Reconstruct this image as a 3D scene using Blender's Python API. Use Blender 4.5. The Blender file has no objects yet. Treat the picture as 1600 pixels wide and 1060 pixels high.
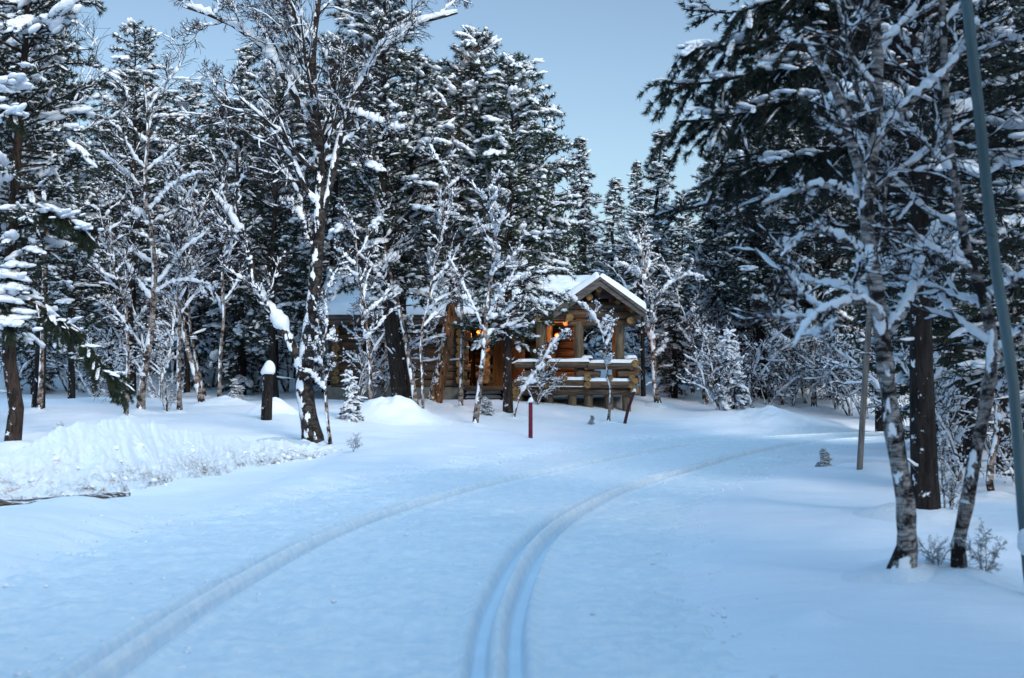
import bpy, math, random
import numpy as np
from mathutils import Vector, Matrix
R_ = math.radians
sc = bpy.context.scene
COL = sc.collection

# ------------------------------------------------------------------ camera
CAM_H, FPX, PITCH = 1.8, 2222.0, R_(1.547)
cam = bpy.data.cameras.new('camera'); camo = bpy.data.objects.new('camera', cam); COL.objects.link(camo)
camo.location = (0, 0, CAM_H); camo.rotation_euler = (math.pi/2 + PITCH, 0, 0)
cam.lens = 50; cam.sensor_width = 36; cam.clip_start = 0.1; cam.clip_end = 1500
cam.dof.use_dof = True; cam.dof.focus_distance = 45; cam.dof.aperture_fstop = 2.5
sc.camera = camo
# ------------------------------------------------------------------ sky, sun, exposure
SUN_EL, SUN_AZ = 26.0, 150.0           # azimuth clockwise from +Y: behind the camera, a little to the right
w = bpy.data.worlds.new('World'); sc.world = w; w.use_nodes = True
nt = w.node_tree; nt.nodes.clear()
sky = nt.nodes.new('ShaderNodeTexSky'); sky.sky_type = 'NISHITA'; sky.sun_disc = False
sky.sun_elevation = R_(SUN_EL); sky.sun_rotation = R_(SUN_AZ)
sky.air_density = 1.0; sky.dust_density = 1.2; sky.ozone_density = 3.0
bg = nt.nodes.new('ShaderNodeBackground'); bg.inputs[1].default_value = 0.13
wo = nt.nodes.new('ShaderNodeOutputWorld')
# thin high cloud: greyer low down, brighter overhead
tcw = nt.nodes.new('ShaderNodeTexCoord'); sxw = nt.nodes.new('ShaderNodeSeparateXYZ'); nt.links.new(tcw.outputs['Generated'], sxw.inputs[0])
hsv = nt.nodes.new('ShaderNodeHueSaturation'); hsv.inputs['Saturation'].default_value = .82; nt.links.new(sky.outputs[0], hsv.inputs['Color'])
rmp = nt.nodes.new('ShaderNodeValToRGB'); e = rmp.color_ramp.elements
e[0].position = .0; e[0].color = (.86, .93, .92, 1); e[1].position = .30; e[1].color = (.65, .72, .735, 1)
x_ = e.new(.8); x_.color = (.72, 1, .985, 1)
nt.links.new(sxw.outputs[2], rmp.inputs[0])
mlw = nt.nodes.new('ShaderNodeMix'); mlw.data_type = 'RGBA'; mlw.blend_type = 'MULTIPLY'; mlw.inputs[0].default_value = 1
nt.links.new(hsv.outputs[0], mlw.inputs[6]); nt.links.new(rmp.outputs[0], mlw.inputs[7])
scw = nt.nodes.new('ShaderNodeMapRange'); scw.inputs[1].default_value = .3; scw.inputs[2].default_value = .9; scw.inputs[3].default_value = 1; scw.inputs[4].default_value = 3.7
nt.links.new(sxw.outputs[2], scw.inputs[0])
vmw = nt.nodes.new('ShaderNodeVectorMath'); vmw.operation = 'SCALE'; nt.links.new(mlw.outputs[2], vmw.inputs[0]); nt.links.new(scw.outputs[0], vmw.inputs['Scale'])
nt.links.new(vmw.outputs[0], bg.inputs[0]); nt.links.new(bg.outputs[0], wo.inputs[0])
sl = bpy.data.lights.new('sun', 'SUN'); sl.energy = 2.0; sl.angle = R_(22); sl.color = (1.0, 0.90, 0.82)
so = bpy.data.objects.new('sun', sl); COL.objects.link(so)
_a, _e = R_(SUN_AZ), R_(SUN_EL)
sdir = Vector((math.sin(_a)*math.cos(_e), math.cos(_a)*math.cos(_e), math.sin(_e)))
so.rotation_euler = sdir.to_track_quat('Z', 'Y').to_euler(); so.location = (0, -20, 40)
sc.view_settings.view_transform = 'Standard'; sc.view_settings.look = 'None'
sc.view_settings.exposure = 0.46; sc.view_settings.gamma = 1
sc.render.engine = 'CYCLES'
sc.cycles.max_bounces = 6; sc.cycles.diffuse_bounces = 3; sc.cycles.glossy_bounces = 2
sc.cycles.transparent_max_bounces = 4; sc.cycles.caustics_reflective = False; sc.cycles.caustics_refractive = False

# ------------------------------------------------------------------ noise
_rs = np.random.RandomState(7)
_tab = _rs.rand(65536).astype(np.float32)
def vnoise(x, y, seed=0):
    x = np.asarray(x, float); y = np.asarray(y, float)
    xi = np.floor(x).astype(np.int64); yi = np.floor(y).astype(np.int64)
    fx = x-xi; fy = y-yi; fx = fx*fx*(3-2*fx); fy = fy*fy*(3-2*fy)
    def h(a, b): return _tab[((a*73856093) ^ (b*19349663) ^ (seed*83492791 + 12345)) & 65535]
    return (h(xi, yi)*(1-fx)+h(xi+1, yi)*fx)*(1-fy)+(h(xi, yi+1)*(1-fx)+h(xi+1, yi+1)*fx)*fy
def fbm(x, y, oct=4, seed=0):
    s = 0; a = 1; t = 0
    for k in range(oct):
        s = s + a*(vnoise(x*2**k+k*17.3, y*2**k+k*5.1, seed+k)-0.5); t += a; a *= 0.5
    return s/t*2
def ss(a, b, x):
    t = np.clip((x-a)/(b-a), 0, 1); return t*t*(3-2*t)

# ------------------------------------------------------------------ terrain
CL = np.array([(-1.3, -40), (-1.3, -10), (-1.3, 4), (-1.3, 8.5), (-1.25, 11.5), (-.95, 15.5), (-.3, 19.3), (.75, 23.5), (2.3, 28), (4.2, 33.3),
               (6.4, 38.3), (9.0, 41.9), (12.3, 44.2), (17, 45.6), (25, 45.8), (40, 43), (70, 38)], float)
def catmull(P, n):
    P = np.asarray(P, float); A = np.vstack([2*P[0]-P[1], P, 2*P[-1]-P[-2]]); out = []
    for i in range(1, len(A)-2):
        p0, p1, p2, p3 = A[i-1:i+3]
        t = np.linspace(0, 1, n, endpoint=False)[:, None]
        out.append(.5*((2*p1)+(-p0+p2)*t+(2*p0-5*p1+4*p2-p3)*t*t+(-p0+3*p1-3*p2+p3)*t**3))
    out.append(A[-2][None]); return np.vstack(out)
def arclen(P, step):
    d = np.r_[0, np.cumsum(np.linalg.norm(np.diff(P, axis=0), axis=1))]
    s = np.linspace(0, d[-1], int(d[-1]/step)+2)
    return np.stack([np.interp(s, d, P[:, k]) for k in range(P.shape[1])], 1)
CLD = arclen(catmull(CL, 30), 0.35)
_T = np.gradient(CLD, axis=0); _T /= np.linalg.norm(_T, axis=1)[:, None]
def trail_d(x, y):
    """signed distance to the trail centre line, positive on its left / cabin side"""
    x = np.asarray(x, float).ravel(); y = np.asarray(y, float).ravel(); out = np.empty(len(x))
    for s in range(0, len(x), 40000):
        X = x[s:s+40000, None]-CLD[None, :, 0]; Y = y[s:s+40000, None]-CLD[None, :, 1]
        k = np.argmin(X*X+Y*Y, 1); r = np.arange(len(k))
        dx = X[r, k]; dy = Y[r, k]; t = _T[k]
        al = dx*t[:, 0]+dy*t[:, 1]; al = np.clip(al, -.2, .2)
        dx = dx-al*t[:, 0]; dy = dy-al*t[:, 1]
        out[s:s+40000] = np.sqrt(dx*dx+dy*dy)*np.sign(t[:, 0]*dy-t[:, 1]*dx)
    return out
LE, RE = 3.5, 2.9
def hbase(x, y, d=None):
    x = np.asarray(x, float); y = np.asarray(y, float)
    if d is None: d = trail_d(x, y).reshape(x.shape)
    L = np.maximum(d, 0); Rr = np.maximum(-d, 0)
    h = .80*ss(4, 12, L)*ss(24, 48, y) + .40*ss(52, 60, y)
    h = h + (.15*ss(LE-.35, LE+.7, L)+.10*ss(LE+.6, LE+2.4, L))*(1-.95*ss(-3.0, -4.4, x)*ss(15, 18, y)*(1-ss(30, 33, y))) + .09*ss(RE-.3, RE+.6, Rr) + .25*ss(5, 14, Rr)
    sl = .075 + .05*ss(5, -25, x)
    yy = np.maximum(0, y-57); h = h + sl*60*(1-np.exp(-yy/60.0))*1.6
    off = ss(2.6, 5, np.abs(d))*(1-.75*np.exp(-(np.maximum(0, np.abs(x+1)-4)/2.)**2-((y-48)/4.5)**2))
    h = h + off*(.16*fbm(x/3.3, y/4.5, 3, 3) + .05*fbm(x/.9, y/1.1, 3, 5))
    h = h + .6*ss(60, 90, y)*fbm(x/14, y/14, 2, 9)
    h = h - .12*np.exp(-(np.maximum(0, np.abs(x+2)-4)/1.1)**2-((y-51)/1.7)**2)
    # ragged edge of loose snow beside the groomed lane
    e = np.exp(-((L-LE)/.45)**2)+.6*np.exp(-((Rr-RE)/.35)**2)
    h = h + e*(.05*fbm(x/.3, y/.3, 4, 11)+.02)
    # drifts in the near foreground: small humps
    for (bx, by, r, a) in HUMPS:
        q = ((x-bx)**2+((y-by)*.8)**2)/(r*r); h = h + a*np.exp(-q)
    return h
HUMPS = [(-5.6, 18.0, .7, .16), (-5.2, 16.6, 1.1, .12), (-3.4, 24, .9, .1), (2.15, 10.1, .13, .10), (3.4, 10.9, .8, .07), (4.0, 13.6, .5, .07), (1.75, 13.3, .12, .05),
         (2.2, 13.6, .25, .05), (6.6, 26, .6, .12), (5.6, 31, .35, .12), (3.1, 12.0, .9, .08), (3.5, 12.3, .35, .12), (4.1, 12.4, .3, .1), (9.5, 48, 1.6, .35), (7.5, 48.5, 1.2, .3)]
def hz(x, y): return float(hbase(np.array([x]), np.array([y]))[0])
def ray(px, py):
    u = (px-800)/FPX; v = (530-py)/FPX
    return np.array([u, math.cos(PITCH)-math.sin(PITCH)*v, math.sin(PITCH)+math.cos(PITCH)*v])
def P3(px, py, Y):
    r = ray(px, py); return np.array([0, 0, CAM_H])+r*(Y/r[1])
def at(px, py):
    r = ray(px, py); ts = np.arange(5, 130, .1); X = r[0]*ts; Yv = r[1]*ts; Z = CAM_H+r[2]*ts
    hh = hbase(X, Yv); k = np.argmax(Z <= hh)
    if not (Z <= hh).any(): k = len(ts)-1
    return np.array([X[k], Yv[k], hh[k]])
def onY(px, Y):
    X = (px-800)/FPX*Y; return np.array([X, Y, hz(X, Y)])

# ------------------------------------------------------------------ mesh collector
def norm(a): return a/np.maximum(np.linalg.norm(a, axis=-1, keepdims=True), 1e-9)
class G:
    def __init__(s): s.v = []; s.t = []; s.q = []; s.n = 0; s.tm = []; s.qm = []
    def add(s, v, tri=None, quad=None, m=0):
        v = np.asarray(v, np.float32).reshape(-1, 3)
        if tri is not None and len(tri): tri = np.asarray(tri).reshape(-1, 3); s.t.append(tri+s.n); s.tm.append(np.full(len(tri), m))
        if quad is not None and len(quad): quad = np.asarray(quad).reshape(-1, 4); s.q.append(quad+s.n); s.qm.append(np.full(len(quad), m))
        s.v.append(v); s.n += len(v); return s
    def tubes(s, P, Rr, k=6, m=0, cap=False, mcap=None):
        """P (N,K,3) R (N,K): one smooth tapered tube per row"""
        P = np.asarray(P, float); Rr = np.asarray(Rr, float)
        if P.ndim == 2: P = P[None]; Rr = Rr[None]
        N, K = P.shape[:2]
        if N == 0: return s
        t = norm(np.gradient(P, axis=1)); tm = norm(t.mean(1))
        ref = np.where(np.abs(tm[:, 2:3]) > .8, np.array([[1., 0, 0]]), np.array([[0, 0, 1.]]))[:, None, :]
        u = norm(np.cross(t, np.broadcast_to(ref, t.shape))); v = np.cross(t, u)
        a = np.arange(k)*2*math.pi/k
        V = P[:, :, None, :]+Rr[:, :, None, None]*(np.cos(a)[None, None, :, None]*u[:, :, None, :]+np.sin(a)[None, None, :, None]*v[:, :, None, :])
        i = np.arange(K-1)[:, None]; j = np.arange(k)[None, :]; j2 = (j+1) % k
        f = np.stack([i*k+j, i*k+j2, (i+1)*k+j2, (i+1)*k+j], -1).reshape(-1, 4)
        F = (f[None]+(np.arange(N)*K*k)[:, None, None]).reshape(-1, 4)
        s.add(V.reshape(-1, 3), quad=F, m=m)
        if cap:
            for e in (0, K-1):
                c = P[:, e]; ring = V[:, e]
                vv = np.concatenate([c[:, None], ring], 1)
                jj = np.arange(k); tr = np.stack([np.zeros(k, int), 1+jj, 1+(jj+1) % k], -1)
                if e: tr = tr[:, ::-1]
                s.add(vv.reshape(-1, 3), tri=(tr[None]+(np.arange(N)*(k+1))[:, None, None]).reshape(-1, 3), m=m if mcap is None else mcap)
        return s
    def inst(s, tv, tf, M, T, m=0):
        if len(T) == 0: return s
        V = np.einsum('nij,vj->nvi', M, tv)+T[:, None, :]
        F = tf[None]+(np.arange(len(T))*len(tv))[:, None, None]
        return s.add(V.reshape(-1, 3), tri=F.reshape(-1, 3), m=m) if tf.shape[1] == 3 else s.add(V.reshape(-1, 3), quad=F.reshape(-1, 4), m=m)
    def box(s, c, d, rot=None, m=0, bev=0):
        h = np.array(d)/2.0; v = np.array([[x, y, z] for x in (-1, 1) for y in (-1, 1) for z in (-1, 1)])*h
        if rot is not None: v = v@np.array(Matrix.Rotation(rot[1], 3, rot[0])).T
        return s.add(v+np.array(c), quad=[(0, 1, 3, 2), (4, 6, 7, 5), (0, 4, 5, 1), (2, 3, 7, 6), (0, 2, 6, 4), (1, 5, 7, 3)], m=m)
    def prism(s, pts, off, m=0):
        """extrude polygon pts (n,3) by vector off"""
        pts = np.array(pts, float); n = len(pts); off = np.array(off, float); v = np.vstack([pts, pts+off])
        c = v.reshape(2, n, 3).mean(1)
        V = np.vstack([v, c]); j = np.arange(n); j2 = (j+1) % n
        s.add(V, tri=np.vstack([np.stack([np.full(n, 2*n), j2, j], 1), np.stack([np.full(n, 2*n+1), n+j, n+j2], 1)]),
              quad=np.stack([j, j2, n+j2, n+j], 1), m=m); return s
    def grid(s, V, m=0):
        a, b = V.shape[:2]; i = np.arange(a-1)[:, None]; j = np.arange(b-1)[None]
        return s.add(V.reshape(-1, 3), quad=np.stack([i*b+j, (i+1)*b+j, (i+1)*b+j+1, i*b+j+1], -1).reshape(-1, 4), m=m)
    def mesh(s, name, mats, smooth=True, origin=None):
        v = np.concatenate(s.v) if s.v else np.zeros((0, 3), np.float32)
        if origin is not None: v = v-np.asarray(origin, np.float32)
        t = np.concatenate(s.t) if s.t else np.zeros((0, 3), int); q = np.concatenate(s.q) if s.q else np.zeros((0, 4), int)
        me = bpy.data.meshes.new(name); me.vertices.add(len(v)); me.vertices.foreach_set('co', v.astype(np.float32).ravel())
        nl = len(t)*3+len(q)*4; me.loops.add(nl); me.loops.foreach_set('vertex_index', np.r_[t.ravel(), q.ravel()].astype(np.int32))
        me.polygons.add(len(t)+len(q))
        me.polygons.foreach_set('loop_start', np.r_[np.arange(len(t))*3, len(t)*3+np.arange(len(q))*4].astype(np.int32))
        me.polygons.foreach_set('loop_total', np.r_[np.full(len(t), 3), np.full(len(q), 4)].astype(np.int32))
        mm = np.concatenate(s.tm+s.qm) if (s.tm or s.qm) else np.zeros(0)
        me.polygons.foreach_set('material_index', mm.astype(np.int32))
        me.polygons.foreach_set('use_smooth', np.full(len(t)+len(q), smooth))
        for m in (mats if isinstance(mats, (list, tuple)) else [mats]): me.materials.append(m)
        me.update(calc_edges=True); me.validate(); return me
    def obj(s, name, mats, parent=None, smooth=True, origin=None):
        me = s.mesh(name, mats, smooth, origin); o = bpy.data.objects.new(name, me); COL.objects.link(o)
        if parent is not None: o.parent = parent
        elif origin is not None: o.location = origin
        return o
def tag(o, label=None, cat=None, group=None, kind=None):
    if label: o['label'] = label
    if cat: o['category'] = cat
    if group: o['group'] = group
    if kind: o['kind'] = kind
    return o
def empty(name, loc, rz=0):
    o = bpy.data.objects.new(name, None); COL.objects.link(o); o.location = tuple(loc); o.rotation_euler = (0, 0, rz); o.empty_display_size = .2; return o
def copy_tree(o, parent=None):
    c = o.copy(); COL.objects.link(c); c.parent = parent
    for ch in [k for k in o.children]:
        d = ch.copy(); COL.objects.link(d); d.parent = c
        for g in ch.children: e = g.copy(); COL.objects.link(e); e.parent = d
    return c

# ------------------------------------------------------------------ materials
class MT:
    def __init__(s, name, rough=.8, spec=.3):
        s.m = bpy.data.materials.new(name); s.m.use_nodes = True; s.t = s.m.node_tree; s.t.nodes.clear()
        s.o = s.n('ShaderNodeOutputMaterial'); s.b = s.n('ShaderNodeBsdfPrincipled'); s.b.inputs['Roughness'].default_value = rough
        s.b.inputs['Specular IOR Level'].default_value = spec; s.l(s.b.outputs[0], s.o.inputs[0])
    def n(s, k, **kw):
        x = s.t.nodes.new(k)
        for a, b in kw.items(): setattr(x, a, b)
        return x
    def l(s, a, b): s.t.links.new(a, b)
    def co(s, scale=(1, 1, 1), kind='Object'):
        tc = s.n('ShaderNodeTexCoord'); mp = s.n('ShaderNodeMapping'); mp.inputs['Scale'].default_value = scale
        s.l(tc.outputs[kind], mp.inputs[0]); return mp.outputs[0]
    def noise(s, vec, scale, detail=4, rough=.55, dist=0):
        x = s.n('ShaderNodeTexNoise'); x.inputs['Scale'].default_value = scale; x.inputs['Detail'].default_value = detail
        x.inputs['Roughness'].default_value = rough; x.inputs['Distortion'].default_value = dist
        if vec is not None: s.l(vec, x.inputs['Vector'])
        return x.outputs['Fac']
    def ramp(s, fac, stops):
        x = s.n('ShaderNodeValToRGB'); e = x.color_ramp.elements
        while len(e) < len(stops): e.new(.5)
        for k, (p, c) in enumerate(stops): e[k].position = p; e[k].color = (c[0], c[1], c[2], 1) if not isinstance(c, (int, float)) else (c, c, c, 1)
        s.l(fac, x.inputs[0]); return x.outputs[0]
    def mix(s, f, a, b):
        x = s.n('ShaderNodeMix', data_type='RGBA')
        s.l(f, x.inputs[0])
        for k, v in ((6, a), (7, b)):
            if isinstance(v, tuple): x.inputs[k].default_value = (*v, 1)
            else: s.l(v, x.inputs[k])
        return x.outputs[2]
    def math(s, op, a, b):
        x = s.n('ShaderNodeMath', operation=op)
        for k, v in ((0, a), (1, b)):
            if isinstance(v, (int, float)): x.inputs[k].default_value = v
            else: s.l(v, x.inputs[k])
        return x.outputs[0]
    def bump(s, h, dist=.02, st=1, prev=None):
        x = s.n('ShaderNodeBump'); x.inputs['Distance'].default_value = dist; x.inputs['Strength'].default_value = st
        s.l(h, x.inputs['Height'])
        if prev is not None: s.l(prev, x.inputs['Normal'])
        s.l(x.outputs[0], s.b.inputs['Normal']); return x.outputs[0]
    def col(s, c):
        if isinstance(c, tuple): s.b.inputs['Base Color'].default_value = (*c, 1)
        else: s.l(c, s.b.inputs['Base Color'])
SNOWC = (.80, .84, .90)
def m_snow(name, fine=40, amp=.02, c=SNOWC, med=5):
    M = MT(name, .62, .25); v = M.co()
    M.col(M.ramp(M.noise(v, 2.5, 5), [(.3, tuple(k*.93 for k in c)), (.7, c)]))
    b = M.bump(M.noise(v, med, 6, .6), amp*1.6, .7); M.bump(M.noise(v, fine, 4, .7), amp*.35, .8, b); return M.m
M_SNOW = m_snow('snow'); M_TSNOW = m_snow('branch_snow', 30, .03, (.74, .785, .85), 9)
def m_ground():
    M = MT('snow_ground', .6, .3); v = M.co(kind='Object'); c = SNOWC
    M.col(M.ramp(M.noise(v, .6, 5), [(.3, (.76, .80, .87)), (.7, c)]))
    vs = M.co((1, 2.2, 1)); b = M.bump(M.noise(vs, 1.3, 5, .5), .06, .6)
    b = M.bump(M.noise(v, 9, 6, .65), .018, .7, b); M.bump(M.noise(v, 60, 3, .7), .004, .8, b); return M.m
M_GROUND = m_ground()
def m_trail():
    M = MT('snow_groomed', .5, .35); v = M.co(kind='Object')
    M.col(M.mix(M.ramp(M.noise(v, 6, 7, .75), [(.44, 0.0), (.60, 1.0)]), M.ramp(M.noise(v, 1.3, 6, .7), [(.36, (.68, .79, .88)), (.60, (.76, .85, .91))]), (.88, .91, .94)))
    b = M.bump(M.noise(v, 5, 8, .7), .02, .6)
    x = M.n('ShaderNodeMapping'); x.inputs['Rotation'].default_value = (0, 0, R_(-35)); x.inputs['Scale'].default_value = (9, .9, 1); M.l(M.co(), x.inputs[0])
    b = M.bump(M.ramp(M.noise(x.outputs[0], 1, 3, .6), [(.30, 0.0), (.48, 1.0)]), .012, .5, b)
    b = M.bump(M.noise(v, 28, 4, .8), .006, .7, b); M.bump(M.noise(v, 70, 3, .8), .008, 1, b); return M.m
M_TRAIL = m_trail()
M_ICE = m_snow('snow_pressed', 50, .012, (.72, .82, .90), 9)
def m_bank():
    M = MT('snow_bank', .7, .2); v = M.co()
    sx = M.n('ShaderNodeSeparateXYZ'); tc = M.n('ShaderNodeTexCoord'); M.l(tc.outputs['Object'], sx.inputs[0])
    low = M.ramp(M.math('MULTIPLY', sx.outputs[2], 1.0), [(.12, 1.0), (.5, 0.0)])
    d = M.math('MULTIPLY', M.ramp(M.noise(v, 1.7, 6, .7), [(.47, 0.0), (.60, 1.0)]), low)
    d = M.math('MULTIPLY', d, M.ramp(M.noise(v, 16, 4, .7), [(.42, 0.0), (.6, 1.0)]))
    M.col(M.mix(d, (.73, .79, .86), (.20, .15, .10)))
    b = M.bump(M.noise(v, 14, 6, .7), .05, .8); M.bump(M.noise(v, 60, 3, .7), .01, 1, b); return M.m
def m_birch(name='birch_bark', white=(.34, .28, .25), dark=(.014, .011, .010), snowy=.5, scale=1.0):
    M = MT(name, .85, .2); tc = M.n('ShaderNodeTexCoord')
    v = M.co((5*scale, 5*scale, 7*scale)); n1 = M.noise(v, 1.0, 7, .75, .8)
    base = M.ramp(n1, [(.44, dark), (.50, tuple(k*.45 for k in white)), (.555, white)])
    base = M.mix(M.ramp(M.noise(M.co((2, 2, 40)), 1, 3), [(.5, 0.0), (.62, .6)]), base, dark)
    # wind-packed snow stuck to the weather side of the stem
    ge = M.n('ShaderNodeNewGeometry'); dp = M.n('ShaderNodeVectorMath', operation='DOT_PRODUCT'); dp.inputs[1].default_value = (-.55, -.6, .6)
    M.l(ge.outputs['Normal'], dp.inputs[0])
    s_ = M.math('ADD', M.math('MULTIPLY', dp.outputs['Value'], .22), M.noise(M.co((4, 4, 2.2)), 1.3, 5, .6))
    f = M.ramp(s_, [(.80-.25*snowy, 0.0), (.82-.25*snowy, 1.0)])
    M.col(M.mix(f, base, (.80, .83, .88))); M.bump(M.math('ADD', M.math('MULTIPLY', f, 1.5), n1), .02, .9); return M.m
M_BIRCH = m_birch(); M_BIRCHD = m_birch('old_birch_bark', (.06, .05, .045), (.008, .006, .006), .5)
def m_pine(name, a, b, snowy=.25):
    M = MT(name, .9, .15); v = M.co((14, 14, 3.2)); n1 = M.noise(v, 1.0, 5, .65, .5)
    base = M.ramp(n1, [(.38, a), (.6, b)])
    ge = M.n('ShaderNodeNewGeometry'); dp = M.n('ShaderNodeVectorMath', operation='DOT_PRODUCT'); dp.inputs[1].default_value = (-.5, -.5, .7)
    M.l(ge.outputs['Normal'], dp.inputs[0])
    s_ = M.math('ADD', M.math('MULTIPLY', dp.outputs['Value'], .2), M.noise(M.co((5, 5, 4)), 1.6, 6, .7))
    f = M.ramp(s_, [(.78-.25*snowy, 0.0), (.81-.25*snowy, 1.0)])
    M.col(M.mix(f, base, (.78, .8, .86))); M.bump(n1, .03, 1); return M.m
M_PINE = m_pine('pine_bark', (.010, .008, .007), (.045, .032, .027)); M_PINEO = m_pine('orange_pine_bark', (.025, .013, .008), (.24, .115, .055), .4)
M_DARKT = m_pine('dark_bark', (.008, .007, .007), (.026, .022, .021), .2)
def m_needle(name, a, b):
    M = MT(name, .6, .3)
    M.col(M.ramp(M.noise(M.co(), 1.4, 4, .7), [(.3, a), (.7, b)])); return M.m
M_NEED = m_needle('pine_needles', (.010, .019, .014), (.028, .042, .024)); M_NEEDG = m_needle('fresh_pine_needles', (.012, .028, .015), (.034, .058, .025))
M_NEEDD = m_needle('dark_needles', (.007, .015, .014), (.018, .032, .026))
M_TWIG = MT('twig_bark', .8, .2); M_TWIG.col((.022, .015, .015)); M_TWIG = M_TWIG.m
def m_log():
    M = MT('log_wood', .75, .25)
    a = M.noise(M.co((1.2, 14, 14)), 1.5, 6, .65, .4); b_ = M.noise(M.co(), 1.1, 4)
    M.col(M.mix(M.ramp(b_, [(.35, 0.0), (.65, 1.0)]), M.ramp(a, [(.35, (.03, .024, .02)), (.7, (.17, .13, .105))]), M.ramp(a, [(.35, (.035, .02, .012)), (.7, (.20, .115, .06))])))
    M.bump(a, .02, .9); return M.m
M_LOG = m_log()
def m_simple(name, a, b, sc_=(6, 6, 6), rough=.7, spec=.3, bd=.01):
    M = MT(name, rough, spec); n1 = M.noise(M.co(sc_), 1, 6, .65); M.col(M.ramp(n1, [(.35, a), (.65, b)])); M.bump(n1, bd, .8); return M.m
M_LOGZ = m_simple('post_wood', (.035, .028, .02), (.17, .13, .085), (16, 16, 1.5), bd=.02)
M_END = m_simple('log_end', (.07, .04, .015), (.30, .18, .07), (9, 9, 9))
M_BOARD = m_simple('grey_board', (.035, .032, .032), (.12, .11, .105), (2, 12, 12))
M_SOFFIT = m_simple('soffit_boards', (.06, .045, .035), (.20, .15, .12), (12, 1, 3))
M_DOOR = m_simple('orange_door_wood', (.42, .17, .04), (.62, .29, .08), (14, 14, 1.2), .5)
M_DARKW = m_simple('dark_interior', (.01, .008, .006), (.03, .02, .015))
M_CONC = m_simple('concrete', (.13, .125, .11), (.22, .21, .185), (3, 3, 3))
M_STEP = m_simple('step_board', (.03, .012, .01), (.07, .028, .022), (1, 9, 9))
M_RED = m_simple('red_paint', (.09, .006, .018), (.17, .012, .035), (8, 8, 8), .5)
M_METAL = m_simple('pole_metal', (.02, .05, .06), (.055, .11, .13), (3, 3, .8), .35, .6, .003)
M_STAKE = m_simple('grey_stake_wood', (.10, .085, .08), (.26, .23, .21), (18, 18, 2), .8, .2, .01)
def m_dirt():
    M = MT('frozen_soil', .9, .1); n1 = M.noise(M.co((9, 9, 9)), 1, 6, .65); n2 = M.noise(M.co((2.2, 5, 5)), 1.6, 6, .7)
    M.col(M.mix(M.ramp(n2, [(.52, 0.0), (.60, 1.0)]), M.ramp(n1, [(.35, (.03, .02, .012)), (.65, (.16, .11, .07))]), (.72, .76, .82))); M.bump(n1, .04, 1); return M.m
M_DIRT = m_dirt()
def m_emit(name, c, e):
    M = MT(name, .4); M.col(c); M.b.inputs['Emission Color'].default_value = (*c, 1); M.b.inputs['Emission Strength'].default_value = e; return M.m
M_LAMP = m_emit('lamp_glow', (1.0, .07, .01), 1.6); M_LAMP2 = m_emit('amber_lamp_glow', (1.0, .16, .01), 1.5)

# ------------------------------------------------------------------ ground sheets
def axis(a, b, step, lo, hi, grow=1.12):
    c = list(np.arange(a, b+1e-6, step)); s = step; x = b
    while x < hi: s *= grow; x += s; c.append(x)
    s = step; x = a
    while x > lo: s *= grow; x -= s; c.insert(0, x)
    return np.array(c)
xs = axis(-12, 14, .1, -420, 420, 1.1); ys = axis(6, 52, .1, -80, 600, 1.1)
XX, YY = np.meshgrid(xs, ys, indexing='ij'); DD = trail_d(XX, YY).reshape(XX.shape)
ZZ = hbase(XX, YY, DD)
inside = np.where(DD > 0, 1-ss(LE-.5, LE-.32, DD), 1-ss(RE-.5, RE-.32, -DD))
lim = (YY > 5) & (XX < 32)
ZZ = ZZ-.14*inside*lim
g = G(); g.grid(np.stack([XX, YY, ZZ], -1)); go = g.obj('ground', M_GROUND); tag(go, kind='structure')
CS = arclen(catmull(CL, 60), .07); CS = CS[(CS[:, 1] > 2.5) & (CS[:, 0] < 34)]
TT = norm(np.gradient(CS, axis=0)); NN = np.stack([-TT[:, 1], TT[:, 0]], 1)
base_t = np.arange(-RE, LE+.001, .05); gr = []
GC = [1.2-.118, 1.2+.118, -1.2-.118, -1.2+.118]
for c in GC: gr += list(np.arange(c-.1, c+.1, .0125))
tt = np.array(sorted(set(np.round(np.r_[base_t, gr], 4))))
X = CS[:, None, 0]+NN[:, None, 0]*tt[None]; Y = CS[:, None, 1]+NN[:, None, 1]*tt[None]
S = np.broadcast_to(np.arange(len(CS))[:, None]*.07, X.shape); T2 = np.broadcast_to(tt[None], X.shape)
Z = hbase(X, Y, T2)+.004
for c in GC:
    q = np.abs(T2-c-.006*fbm(S/1.5, S*0+c, 2, 21))
    Z = Z-.095*(1-ss(.038, .072, q))+.048*np.exp(-((q-.105)/.035)**2)
for c in (1.2, -1.2): Z = Z-.01*(1-ss(.2, .35, np.abs(T2-c)))
out = np.minimum(1, 1-np.maximum(0, (1-ss(.24, .45, np.abs(np.abs(T2)-1.2)))))
near_ = 1-.75*ss(18, 34, Y)
Z = Z+near_*out*(.045*fbm(X/.34, Y/.34, 4, 31)+.07*np.maximum(0, fbm(X/.13, Y/.13, 3, 35)-.42)+.012*fbm(X/.09, Y/.09, 2, 36))
for (an, sd) in ((.75, 81), (-.6, 85)):
    ua = S*math.cos(an)+T2*math.sin(an); va = -S*math.sin(an)+T2*math.cos(an); nn_ = fbm(ua/1.5, va/.28, 2, sd)
    Z = Z-near_*out*.011*np.exp(-(nn_/.055)**2)*ss(.45, .65, vnoise(S/1.8, T2/1.3, sd))
Z = Z-.05*ss(LE-.3, LE, T2)-.05*ss(RE-.3, RE, -T2)
g = G(); VV = np.stack([X, Y, Z], -1)[:, ::-1]; tr_ = tt[::-1]; mid_ = (tr_[1:]+tr_[:-1])/2
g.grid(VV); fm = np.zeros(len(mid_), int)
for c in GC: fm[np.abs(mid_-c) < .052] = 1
g.qm[0] = np.tile(fm, VV.shape[0]-1)
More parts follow.
